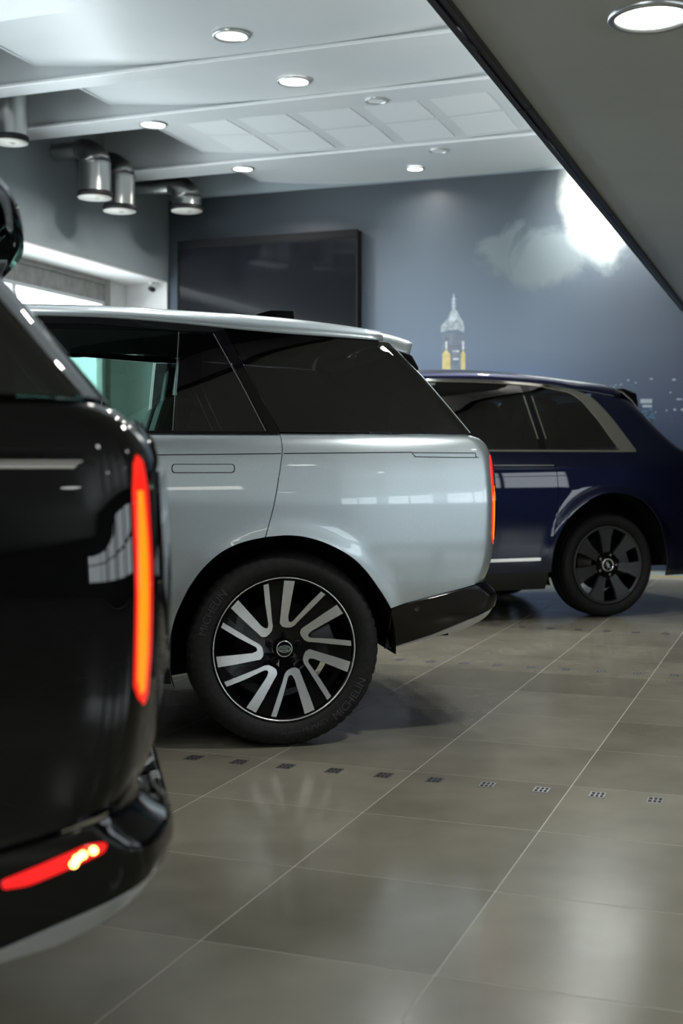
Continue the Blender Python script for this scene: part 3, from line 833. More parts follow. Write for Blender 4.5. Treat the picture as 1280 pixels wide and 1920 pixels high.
    inn = smooth_line([(.10, 1.281), (.02, 1.41), (-.061, 1.545), (-.15, 1.66), (-.207, 1.708), (-.26, 1.728), (-.349, 1.744)], 4) + [(u, float(zt(u)) - .020) for u in np.linspace(-.45, -1.7, 10)]
    sur = out + [(-1.7, 1.2635), (-1.7, 1.276), (.06, 1.277)] + inn
    panel('window_chrome', house, sur, 'chrome', car, .02, off=.006)
    g = 1.28
    panel('quarter_glass', house, [(-.575, float(zt(-.575)) - .024), (-.535, g), (.085, g)] + inn[3:24] + [(-.45, float(zt(-.45)) - .022)], 'tint_glass', car, .025, th=.004)
    panel('rear_door_glass', house, [(-.64, float(zt(-.64)) - .024), (-.60, g), (-1.62, g), (-1.60, float(zt(-1.6)) - .024), (-1.1, float(zt(-1.1)) - .024)], 'tint_glass', car, .03, th=.004)
    panel('pillar_trim', house, [(-.642, float(zt(-.64)) - .022), (-.602, g), (-.533, g), (-.573, float(zt(-.57)) - .022)], 'gloss_black', car, .02, off=.003)
    for d in (-.008, .060):
        panel('pillar_chrome', house, strip_poly([(-.632 + d, 1.69), (-.612 + d, 1.53), (-.585 + d, 1.36)], .010), 'chrome', car, .02, off=.006, th=.004)
    panel('pillar_trim', house, [(-1.60, 1.78), (-1.62, g), (-1.72, g), (-1.70, 1.78)], 'gloss_black', car, .02, off=.003)
    panel('front_door_glass', house, [(-1.70, 1.775), (-1.72, g), (-2.45, g), (-2.35, 1.38), (-1.9, 1.72)], 'door_glass', car, .03, th=.004)
    panel('windscreen', house, [(-2.5, 1.28), (house.centre(1.28, False), 1.28), (house.centre(1.5, False), 1.5), (house.centre(1.77, False), 1.77), (-1.64, 1.77), (-2.15, 1.5)], 'door_glass', car, .05, both=True, th=.004)
    def rail(u): return float(house.W(float(zt(u)))) - .14 * max(0, u - .1) ** 2 + .004
    zc = Spline([(-1.8, 1.85), (-1.4, 1.905), (-1.0, 1.915), (-.64, 1.905), (-.18, 1.868), (.21, 1.825), (.26, 1.80)])
    loft('roof', [(u, rail(u) , float(zt(u)) - .003, float(zc(u))) for u in np.linspace(-1.78, .22, 30)], 'blue_paint', car)
    # split spoiler blade
    for s in (-1, 1):
        MB().prism([(.17, 1.765), (.30, 1.775), (.42, 1.735), (.44, 1.62), (.415, 1.615), (.36, 1.69), (.24, 1.745)], s * .70, s * .56, 'y').build('spoiler_side', 'gloss_black', car, .012, fix=True)
        MB().tube([(.19, s * .712, 1.768), (.28, s * .712, 1.735), (.36, s * .712, 1.675), (.42, s * .71, 1.612)], .009, 8).build('spoiler_chrome', 'chrome', car)
    MB().prism([(.20, 1.79), (.40, 1.775), (.43, 1.755), (.22, 1.755)], -.56, .56, 'y').build('spoiler', 'blue_paint', car, .01, fix=True)
    MB().prism([(-.64, 1.90), (-.61, 1.925), (-.50, 1.925), (-.48, 1.89)], -.03, .03, 'y').build('aerial_fin', 'gloss_black', car, .01, fix=True)
    panel('waist_line', body, strip_poly([(-1.65, 1.162), (-.49, 1.162)], .007), 'chrome', car, .03, off=.0015, th=.002)
    panel('sill_chrome', body, [(-1.6, .446), (-1.6, .470), (-.603, .474), (-.601, .450)], 'chrome', car, .03, off=.012, th=.012)
    MB().box(-2.7, -.55, -.88, .88, .25, 1.0).build('cabin_tub', 'matt_black', car)
    MB().box(-.55, .85, -.60, .60, .35, 1.05).build('boot_floor', 'matt_black', car)
    for u in (-.5, -1.6):
        for y in (-.42, .42):
            MB().prism(round_poly([(u - .5, 1.0), (u - .06, 1.0), (u + .09, 1.46), (u - .05, 1.48), (u - .16, 1.12), (u - .5, 1.10)], .05), y - .26, y + .26, 'y').build('seat', 'seat', car, .04, fix=True)
            MB().prism(round_poly([(u - .0, 1.47), (u + .10, 1.47), (u + .13, 1.67), (u + .03, 1.67)], .04), y - .14, y + .14, 'y').build('headrest', 'seat', car, .03, fix=True)
    arch_liner(car, 0, .42, .53, .60, .955); arch_liner(car, -3.29, .42, .53, .60, .955)
    for uu in (0, -3.29):
        for s in (-1, 1): wheel_b(car, uu, s * .835, .398, s)
    return car

# ------------------------------------------------------------------ the setting
# floor: grout bed, single tiles in view, the rest as one
floor = struct('floor', MB().box(WALL_A, ROOM_A1, ROOM_B0, WALL_B, -.12, -.0005), 'grout')
TS, TA, TB = .6, -1.40, .366
tile_me = MB().prism(round_poly([(.002, .002), (TS - .002, .002), (TS - .002, TS - .002), (.002, TS - .002)], .002, 1), -.012, 0).mesh('tile')
tile_me.materials.append(M['tile'])
def in_view(a, b):
    x, y = room(a, b)
    if y < 1.9: return None
    px = 640 + FPX * x / y; py = 868 + FPX * CAM_H / y
    return (px, py)
cells = []
for i in range(-10, 16):
    for j in range(-16, 23):
        a, b = TA + i * TS, TB + j * TS
        if a + TS > ROOM_A1 or b + TS > WALL_B or a < WALL_A or b < ROOM_B0: continue
        p = in_view(a + .3, b + .3)
        sc = 0
        if p and -150 < p[0] < 1430 and 1090 < p[1] < 2080: sc = p[1]
        cells.append((sc, a, b))
cells.sort(reverse=True)
rest = MB()
for k, (sc, a, b) in enumerate(cells):
    if sc > 0 and k < 300:
        t = bpy.data.objects.new('tile', tile_me); COL.objects.link(t); t.parent = floor; t.location = (a, b, 0)
    else:
        rest.box(a + .002, a + TS - .002, b + .002, b + TS - .002, -.010, 0)
r = rest.build('tile_field', 'tile', floor); r['kind'] = 'stuff'

# mural wall, left wall with its window niche, walls behind the camera
struct('wall_back', MB().box(WALL_A - .8, ROOM_A1, WALL_B, WALL_B + .2, 0, 5.0), 'wall_blue')
NZ, NB0, NB1, ND = 3.34, 5.6, WALL_B - .06, .55        # niche: head, ends, depth
SILL = .9
lw = MB()
lw.box(WALL_A - .2, WALL_A, ROOM_B0, WALL_B, NZ + .02, 5.0)
lw.box(WALL_A - .2, WALL_A, ROOM_B0, NB0 - .01, 0, NZ + .02)
lw.box(WALL_A - .2, WALL_A, NB1 + .01, WALL_B, 0, NZ + .02)
lw.box(WALL_A - .2, WALL_A, NB0, NB1, 0, SILL)
struct('wall_left', lw, 'wall_blue')
nc = MB()
A0, A1 = WALL_A - ND, WALL_A - .2
nc.box(A0 - .1, WALL_A + .001, NB0, NB1, NZ, NZ + .019)
nc.box(A0 - .1, WALL_A + .001, NB1, NB1 + .009, SILL, NZ)
nc.box(A0 - .1, WALL_A + .001, NB0 - .1, NB0, SILL, NZ)
nc.box(A0 - .1, WALL_A + .001, NB0, NB1, SILL - .1, SILL)
nc.box(A0 - .1, A0, NB1 - .42, NB1, SILL, NZ)
struct('trim_1', nc, 'white_wall')
# window in the niche: frame bars and panes
win = MB()
wb1 = NB1 - .42
win.box(A0 - .08, A0 + .02, NB0, wb1, NZ - .06, NZ)
win.box(A0 - .08, A0 + .02, NB0, wb1, SILL, SILL + .08)
win.box(A0 - .08, A0 + .03, wb1 - .10, wb1, SILL, NZ)
win.box(A0 - .08, A0 + .03, NB0, NB0 + .1, SILL, NZ)
w1 = struct('window_1', win, 'frame_alu', .004)
nb = 4; seg = (wb1 - .1 - NB0 - .1) / nb
for k in range(nb):
    b0 = NB0 + .1 + k * seg; b1 = b0 + seg
    MB().box(A0 - .06, A0 - .0, b0, b1, NZ - .26, NZ - .06).build('transom_panel', 'frame_alu', w1, .004)
    MB().box(A0 - .06, A0 + .012, b0, b1, NZ - .30, NZ - .26).build('transom', 'white_wall', w1, .003)
    MB().box(A0 - .06, A0 + .02, b1 - .07, b1, SILL + .08, NZ - .30).build('mullion', 'white_wall', w1, .003)
    MB().box(A0 - .032, A0 - .026, b0, b1 - .07, SILL + .08, NZ - .30).build('pane', 'window_glass', w1)
RW = [(-3.9 + 2.7 * k, -3.9 + 2.7 * k + 2.2) for k in range(4)]           # windows of the right wall
rw = MB().box(ROOM_A1, ROOM_A1 + .2, ROOM_B0, WALL_B, 2.45, 5.0).box(ROOM_A1, ROOM_A1 + .2, ROOM_B0, WALL_B, 0, 1.05)
for q0, q1 in [(ROOM_B0, RW[0][0])] + [(RW[k][1], RW[k + 1][0]) for k in range(3)] + [(RW[3][1], WALL_B)]:
    rw.box(ROOM_A1, ROOM_A1 + .2, q0, q1, 1.05, 2.45)
struct('wall_right', rw, 'dark_wall')
for k, (q0, q1) in enumerate(RW):
    fr = MB(); qm = (q0 + q1) / 2
    for (y0, y1, z0, z1) in ((q0, q1, 1.05, 1.11), (q0, q1, 2.39, 2.45), (q0, q0 + .05, 1.05, 2.45), (q1 - .05, q1, 1.05, 2.45), (qm - .025, qm + .025, 1.05, 2.45), (q0, q1, 2.0, 2.05)):
        fr.box(ROOM_A1 + .02, ROOM_A1 + .12, y0, y1, z0, z1)
    w = struct('window_%d' % (k + 10), fr, 'trim_dark')
    for y0, y1 in ((q0 + .05, qm - .025), (qm + .025, q1 - .05)):
        for z0, z1 in ((1.11, 2.0), (2.05, 2.39)):
            MB().box(ROOM_A1 + .07, ROOM_A1 + .08, y0, y1, z0, z1).build('pane', 'shopfront_right', w)

# shopfront behind the camera; its tall glowing panes are added to light the beams
nfr = 7; fw = (ROOM_A1 - WALL_A) / nfr
sb = MB().box(WALL_A, ROOM_A1, ROOM_B0 - .2, ROOM_B0, 0, .25)
for k in range(nfr):
    zh = 4.1 if WALL_A + (k + .5) * fw < SOF_A else 2.0
    sb.box(WALL_A + k * fw, WALL_A + k * fw + (.5 if zh > 3 else 1.3), ROOM_B0 - .2, ROOM_B0, .25, zh)
    sb.box(WALL_A + k * fw, WALL_A + (k + 1) * fw, ROOM_B0 - .2, ROOM_B0, zh, 5.0)
wf = struct('wall_front', sb, 'dark_wall')
for k in range(nfr):
    zh = 4.1 if WALL_A + (k + .5) * fw < SOF_A else 2.0
    a0 = WALL_A + k * fw + (.5 if zh > 3 else 1.3); a1 = WALL_A + (k + 1) * fw; zt = zh - .8
    fr = MB()
    for (x0, x1, z0, z1) in ((a0, a1, .25, .31), (a0, a1, zh - .06, zh), (a0, a0 + .05, .25, zh), (a1 - .05, a1, .25, zh), ((a0 + a1) / 2 - .025, (a0 + a1) / 2 + .025, .25, zh), (a0, a1, zt, zt + .05)):
        fr.box(x0, x1, ROOM_B0 - .12, ROOM_B0 - .02, z0, z1)
    w = struct('window_%d' % (k + 2), fr, 'trim_dark')
    for x0, x1 in ((a0 + .05, (a0 + a1) / 2 - .025), ((a0 + a1) / 2 + .025, a1 - .05)):
        for z0, z1 in ((.31, zt), (zt + .05, zh - .06)):
            MB().box(x0, x1, ROOM_B0 - .08, ROOM_B0 - .07, z0, z1).build('pane', 'high_fill_pane' if zh > 3 else 'shopfront', w)  # the tall ones are added glow panes

# ceiling slab, beams, sagging panels between them
struct('ceiling', MB().box(WALL_A - .2, ROOM_A1, ROOM_B0, WALL_B + .2, 4.95, 5.15), 'dark_void')
BEAMS = [(-8.6, -8.3), (-6.6, -6.3), (-4.6, -4.3), (-2.7, -2.4), (-.8, -.5), (1.2, 1.5), (3.2, 3.5), (5.1, 5.4), (7.0, 7.94 - .45), (8.82, 9.06), (10.0, 10.36), (11.86, 12.28)]
SLOT, CEIL_A1 = -5.96, -1.0          # the white ceiling ends above the lowered one's edge
for i, (b0, b1) in enumerate(BEAMS):
    bo = struct('trim_%d' % (i + 2), MB().box(WALL_A, CEIL_A1, b0, b1, BEAM_Z, 4.95), 'ceil_white', .004)
    MB().box(WALL_A, CEIL_A1, b0 - .022, b0, BEAM_Z - .006, BEAM_Z + .022).build('edge_highlight', 'highlight_white', bo, .006)  # added pale strip where light catches the beam's near face
sag = Spline([(SLOT, .14), (-5.4, .075), (-4.9, .038), (-4.2, .022), (-3.5, .022), (-2.8, .032), (-2.2, .065), (-1.6, .13), (-1.0, .18), (8.0, .18)])
ends = [b for b in BEAMS] + [(WALL_B, WALL_B)]
for i in range(len(BEAMS)):
    b0, b1 = BEAMS[i][1], ends[i + 1][0]
    us = np.linspace(SLOT, CEIL_A1, 60); vs = []; fs = []; nbv = 6
    for u in us:
        for k in range(nbv + 1): vs.append((u, b0 + (b1 - b0) * k / nbv, BEAM_Z + float(sag(u)) + .01 * math.sin(PI * k / nbv)))
    n = len(vs); vs += [(x, y, z + .012) for x, y, z in vs]; c = nbv + 1
    for a in range(len(us) - 1):
        for k in range(nbv):
            q = (a * c + k, a * c + k + 1, (a + 1) * c + k + 1, (a + 1) * c + k)
            fs.append(q); fs.append(tuple(n + t for t in q[::-1]))
    fs += [(k, n + k, n + k + 1, k + 1) for k in range(nbv)]
    mb = MB().add(vs, fs, True); mb.box(SLOT - .02, SLOT, b0, b1, BEAM_Z + .14, 4.95)
    struct('ceiling_bay_%d' % (i + 1), mb, 'ceil_white')
# window light cast on the ceiling, set as pale squares before the last beam
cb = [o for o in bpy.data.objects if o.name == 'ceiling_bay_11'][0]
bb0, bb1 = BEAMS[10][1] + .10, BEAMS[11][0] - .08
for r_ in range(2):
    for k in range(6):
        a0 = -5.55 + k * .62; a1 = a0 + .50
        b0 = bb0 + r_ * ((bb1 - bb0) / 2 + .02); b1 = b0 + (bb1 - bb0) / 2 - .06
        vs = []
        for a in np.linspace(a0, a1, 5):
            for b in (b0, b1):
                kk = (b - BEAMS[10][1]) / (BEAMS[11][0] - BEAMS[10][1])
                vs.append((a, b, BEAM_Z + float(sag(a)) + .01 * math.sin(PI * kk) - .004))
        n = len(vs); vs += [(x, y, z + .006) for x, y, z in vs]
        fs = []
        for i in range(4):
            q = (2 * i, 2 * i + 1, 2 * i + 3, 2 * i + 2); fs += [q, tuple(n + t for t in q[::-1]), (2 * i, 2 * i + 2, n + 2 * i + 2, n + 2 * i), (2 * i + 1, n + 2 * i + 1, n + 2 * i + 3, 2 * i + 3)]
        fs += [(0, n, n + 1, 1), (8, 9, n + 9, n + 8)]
        MB().add(vs, fs).build('ceiling_light_patch', 'ceil_patch', cb, fix=True)

# lowered ceiling over the camera, with its dark edge trim in lengths
sof = struct('ceiling_soffit', MB().box(SOF_A, ROOM_A1, ROOM_B0, WALL_B, SOF_Z, SOF_Z + .22), 'soffit')
for b0, b1 in ((-9, -4), (-4, 0), (0, 2.8), (2.8, 5.5), (5.5, 8.05), (8.05, WALL_B - .01)):
    MB().box(SOF_A - .012, SOF_A + .055, b0 + .004, b1 - .004, SOF_Z - .022, SOF_Z + .34).build('edge_trim', 'trim_dark', sof, .004)
    MB().box(SOF_A + .02, SOF_A + .028, b0 + .004, b1 - .004, SOF_Z - .026, SOF_Z - .022).build('trim_bead', 'gloss_black', sof)

# ------------------------------------------------------------------ mural print
def mural_mat():
    m = mat('printed night sky mural', (.1, .12, .14), .42)
    n, l, p = nodes(m)
    tc = n.new('ShaderNodeTexCoord'); sep = n.new('ShaderNodeSeparateXYZ'); l.new(tc.outputs['Object'], sep.inputs[0])
    rz = n.new('ShaderNodeMapRange'); rz.inputs[1].default_value = .8; rz.inputs[2].default_value = 4.4
    l.new(sep.outputs[2], rz.inputs[0])
    ra = n.new('ShaderNodeValToRGB'); e = ra.color_ramp.elements
    e[0].position = 0; e[0].color = (.055, .085, .15, 1); e[1].position = 1; e[1].color = (.055, .07, .08, 1)
    for pos, c in ((.28, (.085, .125, .22)), (.45, (.15, .20, .275)), (.70, (.15, .19, .235)), (.88, (.085, .105, .125))):
        q = e.new(pos); q.color = (*c, 1)
    l.new(rz.outputs[0], ra.inputs[0])
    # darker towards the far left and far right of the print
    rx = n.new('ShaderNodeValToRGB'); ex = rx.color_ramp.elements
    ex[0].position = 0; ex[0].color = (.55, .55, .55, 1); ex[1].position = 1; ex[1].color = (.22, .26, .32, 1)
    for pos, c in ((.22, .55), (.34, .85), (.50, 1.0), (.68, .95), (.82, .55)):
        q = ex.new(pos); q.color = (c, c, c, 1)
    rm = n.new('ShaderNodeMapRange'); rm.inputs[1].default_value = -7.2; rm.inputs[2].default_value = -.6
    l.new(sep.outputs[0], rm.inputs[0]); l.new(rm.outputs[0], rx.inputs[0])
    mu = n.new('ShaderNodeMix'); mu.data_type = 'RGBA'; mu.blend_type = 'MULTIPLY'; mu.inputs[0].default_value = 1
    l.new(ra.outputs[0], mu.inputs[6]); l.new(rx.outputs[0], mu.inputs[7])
    # clouds
    nz = n.new('ShaderNodeTexNoise'); nz.inputs['Scale'].default_value = 2.1; nz.inputs['Detail'].default_value = 9; nz.inputs['Roughness'].default_value = .58; nz.inputs['Distortion'].default_value = .5
    l.new(tc.outputs['Object'], nz.inputs['Vector'])
    def gauss(cx, cz, sx, sz):
        a = n.new('ShaderNodeMath'); a.operation = 'SUBTRACT'; l.new(sep.outputs[0], a.inputs[0]); a.inputs[1].default_value = cx
        b = n.new('ShaderNodeMath'); b.operation = 'SUBTRACT'; l.new(sep.outputs[2], b.inputs[0]); b.inputs[1].default_value = cz
        a2 = n.new('ShaderNodeMath'); a2.operation = 'DIVIDE'; l.new(a.outputs[0], a2.inputs[0]); a2.inputs[1].default_value = sx
        b2 = n.new('ShaderNodeMath'); b2.operation = 'DIVIDE'; l.new(b.outputs[0], b2.inputs[0]); b2.inputs[1].default_value = sz
        a3 = n.new('ShaderNodeMath'); a3.operation = 'MULTIPLY'; l.new(a2.outputs[0], a3.inputs[0]); l.new(a2.outputs[0], a3.inputs[1])
        b3 = n.new('ShaderNodeMath'); b3.operation = 'MULTIPLY_ADD'; l.new(b2.outputs[0], b3.inputs[0]); l.new(b2.outputs[0], b3.inputs[1]); l.new(a3.outputs[0], b3.inputs[2])
        c = n.new('ShaderNodeMath'); c.operation = 'MULTIPLY'; l.new(b3.outputs[0], c.inputs[0]); c.inputs[1].default_value = -1
        d = n.new('ShaderNodeMath'); d.operation = 'EXPONENT'; l.new(c.outputs[0], d.inputs[0])
        return d
    g1 = gauss(-2.55, 3.42, .95, .38)
    cl = n.new('ShaderNodeMath'); cl.operation = 'MULTIPLY_ADD'; l.new(g1.outputs[0], cl.inputs[0]); cl.inputs[1].default_value = .55; l.new(nz.outputs[0], cl.inputs[2])
    cr_ = n.new('ShaderNodeValToRGB'); cr_.color_ramp.elements[0].position = .72; cr_.color_ramp.elements[1].position = .90
    l.new(cl.outputs[0], cr_.inputs[0])
    mx = n.new('ShaderNodeMix'); mx.data_type = 'RGBA'; l.new(cr_.outputs[0], mx.inputs[0]); l.new(mu.outputs[2], mx.inputs[6]); mx.inputs[7].default_value = (.21, .255, .275, 1)
    # lamp-lit patch of the wall, painted pale into the print
    g2 = gauss(-2.02, 4.0, .36, .55)
    c2 = n.new('ShaderNodeMath'); c2.operation = 'MULTIPLY_ADD'; l.new(nz.outputs[0], c2.inputs[0]); c2.inputs[1].default_value = .35; l.new(g2.outputs[0], c2.inputs[2])
    r2 = n.new('ShaderNodeValToRGB'); r2.color_ramp.elements[0].position = .34; r2.color_ramp.elements[1].position = .75
    l.new(c2.outputs[0], r2.inputs[0])
    mx2 = n.new('ShaderNodeMix'); mx2.data_type = 'RGBA'; l.new(r2.outputs[0], mx2.inputs[0]); l.new(mx.outputs[2], mx2.inputs[6]); mx2.inputs[7].default_value = (.82, .86, .82, 1)
    # blue city glow at the skyline
    g3 = gauss(-2.95, 1.85, .35, .22)
    mx3 = n.new('ShaderNodeMix'); mx3.data_type = 'RGBA'; l.new(g3.outputs[0], mx3.inputs[0]); l.new(mx2.outputs[2], mx3.inputs[6]); mx3.inputs[7].default_value = (.07, .22, .52, 1)
    l.new(mx3.outputs[2], p.inputs['Base Color'])
    return m
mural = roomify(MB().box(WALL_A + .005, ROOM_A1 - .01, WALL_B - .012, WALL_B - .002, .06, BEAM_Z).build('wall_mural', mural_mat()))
tag(mural, 'printed night skyline mural with clouds and painted lamp glow covering the back wall', 'mural')
MW = WALL_B - .012
def mp(px, py):
    """print coordinate on the mural under a picture point"""
    k = (px - 640) / FPX; c, s = math.cos(RA), math.sin(RA)
    # room(a, MW): x = a c - MW s ; y = a s + MW c
    a = (k * MW * c + MW * s) / (c - k * s)
    x, y = room(a, MW); return a, CAM_H + (868 - py) / FPX * y
def print_piece(name, pts, m, parent, d=.001):
    P = [mp(*p) for p in pts]
    MB().prism(P, MW - d, MW + .003, 'y').build(name, m, parent, fix=True)
M['p_white'] = noisy(mat('print pale silver', (.6, .65, .7), .5), (.34, .40, .45), (.66, .72, .76), 14)
M['p_dome'] = noisy(mat('print dome grey', (.3, .34, .38), .5), (.20, .25, .29), (.52, .58, .62), 12)
M['p_gold'] = noisy(mat('print gold', (.6, .48, .2), .5), (.55, .44, .19), (.70, .58, .28), 10)
M['p_shaft'] = noisy(mat('print tower grey', (.16, .19, .24), .5), (.13, .16, .21), (.21, .24, .29), 16)
M['p_light'] = mat('print city light', (.30, .36, .42), .5)
M['p_teal'] = mat('print teal light', (.05, .13, .22), .5)
M['p_city'] = noisy(mat('print dark city', (.02, .035, .06), .5), (.012, .022, .04), (.035, .06, .10), 3)
print_piece('tower_shaft', [(829, 720), (829, 625), (871, 625), (871, 720)], 'p_shaft', mural, .001)
print_piece('tower_dome', [(826, 624), (826, 612), (833, 604), (840, 594), (845, 583), (851, 580), (857, 583), (862, 594), (868, 604), (870, 612), (870, 624), (858, 618), (840, 619)], 'p_dome', mural, .002)
print_piece('dome_highlight', [(840, 601), (847, 584), (853, 583), (857, 596), (850, 604)], 'p_white', mural, .003)
print_piece('tower_mast', [(847, 584), (849, 556), (850, 548), (852, 556), (854, 584)], 'p_white', mural, .001)
for k, y in enumerate((560, 566, 572)):
    print_piece('mast_ring', [(846, y + 2), (846, y), (855, y), (855, y + 2)], 'p_white', mural, .002)
print_piece('tower_light', [(829, 720), (829, 664), (836, 655), (844, 664), (844, 720)], 'p_gold', mural, .002)
print_piece('tower_light', [(864, 720), (864, 664), (868, 655), (872, 664), (872, 720)], 'p_gold', mural, .002)
for x in (836.5, 868): print_piece('tower_lantern', [(x - 2, 655), (x - 2, 640), (x + 2, 640), (x + 2, 655)], 'p_white', mural, .002)
print_piece('tower_window_band', [(848, 660), (848, 657), (860, 657), (860, 660)], 'p_white', mural, .002)
print_piece('tower_window_band', [(849, 675), (849, 672), (860, 671), (860, 675)], 'p_white', mural, .002)
lights = MB(); teal = MB()
rnd = random.Random(3)
def dot(mb, px, py, w, h):
    P = [mp(px, py), mp(px + w, py), mp(px + w, py - h), mp(px, py - h)]
    mb.prism(P, MW - .002, MW + .002, 'y')
for k in range(60):
    x = rnd.uniform(1140, 1420); y = rnd.uniform(712, 880) if x > 1190 else rnd.uniform(712, 730)
    dot(lights if rnd.random() < .7 else teal, x, y, rnd.uniform(1.5, 3.5), rnd.uniform(1.5, 3))
for (x, y, w, h) in ((1200, 756, 22, 8), (1204, 764, 18, 5), (1268, 750, 10, 3), (1218, 712, 5, 3), (1260, 714, 6, 4), (1262, 770, 5, 4), (1276, 770, 6, 4)):
    dot(lights, x, y, w, h)
for k in range(26): dot(teal, rnd.uniform(1198, 1222), rnd.uniform(764, 800), rnd.uniform(3, 9), rnd.uniform(2, 4))
lights.build('city_lights', 'p_light', mural, fix=True)['kind'] = 'stuff'
teal.build('city_lights_teal', 'p_teal', mural, fix=True)['kind'] = 'stuff'
print_piece('city_block', [(1198, 900), (1198, 762), (1224, 758), (1226, 900)], 'p_city', mural, .001)
yl = roomify(MB().box(-4.5, 3.5, WALL_B - .10, WALL_B - .03, 0, .004).build('floor_tape', 'yellow')); tag(yl, 'thin yellow tape line along the foot of the mural wall', 'floor tape')

# ------------------------------------------------------------------ the screen on the mural wall
def on_wall(px, py): return mp(px, py)
ta0, _ = mp(346, 500); ta1, tz1 = mp(678, 434)
tv = empty('wall_screen', (*room((ta0 + ta1) / 2, MW), 0), RA, 'large black glossy screen on the mural wall behind the grey car', 'screen')
hw = (ta1 - ta0) / 2
tz0 = 1.75
MB().box(-hw, hw, -.16, -.001, tz0, tz1).build('housing', 'bezel', tv, .006)
MB().box(-hw + .02, hw - .02, -.163, -.158, tz0 + .02, tz1 - .10).build('display', 'screen', tv)
MB().box(-hw, hw, -.168, -.16, tz1 - .085, tz1).build('top_bezel', 'bezel', tv, .003)
for s in (-1, 1): MB().box(s * hw - .012, s * hw + .012, -.168, -.15, tz0, tz1).build('side_bezel', 'bezel', tv, .003)

# ------------------------------------------------------------------ lamps
def area(parent, z, size, power, col=(1, .97, .92), spread=150):
    d = bpy.data.lights.new('lamp_light', 'AREA'); d.shape = 'DISK'; d.size = size; d.energy = power; d.color = col; d.spread = math.radians(spread)
    o = bpy.data.objects.new('lamp_light', d); COL.objects.link(o); o.parent = parent; o.location = (0, 0, z)
    return o
def downlight(a, b, z, r, on, power, label, group=None, diff='lamp_on'):
    x, y = room(a, b)
    e = empty('downlight', (x, y, z), RA, label, 'ceiling light', group)
    MB().lathe([(r, 0.002), (r, -.010), (r * .97, -.014), (r * .86, -.014), (r * .82, -.006), (r * .82, .0)], 40).build('ring', 'ring', e)
    MB().lathe([(r * .83, -.005), (r * .5, -.007), (0, -.0075)], 32).build('diffuser', diff if on else 'lamp_off', e)
    if on and power: area(e, -.02, r * 1.5, power)
    return e
def ray_at(px, py, z):
    y = FPX * (z - CAM_H) / (868 - py); x = (px - 640) / FPX * y
    c, s = math.cos(RA), math.sin(RA)
    return x * c + y * s, -x * s + y * c
for px, py, r, on, pw, lab, df in (
    (433, 66, .14, 1, 16, 'round warm-lit downlight nearest the top edge of the picture', 'lamp_warm'),
    (551, 152, .14, 1, 46, 'round lit downlight on the pale panel left of the two unlit ones', 'lamp_on'),
    (287, 233, .132, 1, 38, 'round lit downlight on the beam above the pair of metal ducts', 'lamp_on'),
    (455, 316, .122, 1, 34, 'round lit downlight on the beam above the black wall screen', 'lamp_on'),
    (705, 188, .10, 0, 0, 'unlit white round downlight beside the painted light patches, nearer one', None),
    (822, 282, .10, 0, 0, 'unlit white round downlight on the beam over the mural clouds', None),
    (778, 316, .10, 1, 7, 'small dim lit downlight next to the top of the mural', 'lamp_on')):
    a, b = ray_at(px, py, BEAM_Z)
    z = BEAM_Z
    if not any(b0 - .02 < b < b1 + .02 for b0, b1 in BEAMS):
        for _ in range(3):
            z = BEAM_Z + float(sag(a)) + .004; a, b = ray_at(px, py, z)
    downlight(a, b, z, r, on, pw, lab, None, df or 'lamp_on')
# wall-washers above the lowered ceiling's edge, beside the mural
for a, b, pw in ((-1.9, 10.95, 32), (-1.9, 9.5, 32), (-1.9, 8.1, 32)):
    downlight(a, b, BEAM_Z + float(sag(a)), .10, 1, pw, 'bright downlight tucked above the edge of the lowered grey ceiling', 'downlights above the lowered ceiling edge')
# hooded spot that washes the mural beside the lowered ceiling
sx, sy = room(-1.88, 12.35)
sp = empty('wall_spot', (sx, sy, BEAM_Z + .06), RA, 'black hooded spot lamp aimed at the mural above the lowered ceiling', 'spot lamp')
MB().tube([(0, 0, .04), (0, 0, -.06)], .012, 10).build('stem', 'satin_black', sp)
tgt = Vector((-.02, WALL_B - 12.35, -.42)); ax = tgt.normalized()
c0 = Vector((0, 0, -.10))
MB().tube([c0 - ax * .10, c0 - ax * .09, c0 + ax * .13], [.03, .05, .055], 24, caps=False).add([tuple(c0)], []).build('hood', 'satin_black', sp)
MB().tube([c0 - ax * .11, c0 - ax * .095], .035, 20).build('back_cap', 'satin_black', sp)
d = bpy.data.lights.new('lamp_light', 'AREA'); d.shape = 'DISK'; d.size = .07; d.energy = 24; d.color = (1, .99, .95); d.spread = math.radians(95)
o = bpy.data.objects.new('lamp_light', d); COL.objects.link(o); o.parent = sp; o.location = c0 + ax * .10
o.rotation_euler = ax.to_track_quat('-Z', 'Y').to_euler()
# the lowered ceiling's big lamps
a, b = ray_at(1221, 30, SOF_Z)
def big(a, b, lab, grp=None, pw=60):
    e = downlight(a, b, SOF_Z, .155, 1, pw, lab, grp, 'lamp_big')
    return e
big(a, b, 'large bright round downlight in the lowered grey ceiling', None, 26)
for da in (-2.1, 0, 2.3, 4.6):
    for db in (-12.2, -9.4, -6.6, -3.8, 0):
        if da == 0 and db == 0: continue
        aa, bb = a + da, b + db
        if aa < SOF_A + .35 or aa > ROOM_A1 - .4 or bb > WALL_B - .6 or bb < ROOM_B0 + .4: continue
        big(aa, bb, 'large round downlight of the lowered ceiling beyond the picture edge', 'lowered ceiling downlights outside the picture', 2.5)
# high-bay lamps in front of the picture's top edge, over the cars
for aa in (-5.2, -3.4):
    for bb in (6.2, 4.2, 2.2, .3, -1.8, -3.6, -5.6):
        downlight(aa, bb, BEAM_Z + float(sag(aa)),   .135, 1, 16, 'round lit downlight of the high ceiling above the picture', 'high ceiling downlights outside the picture')
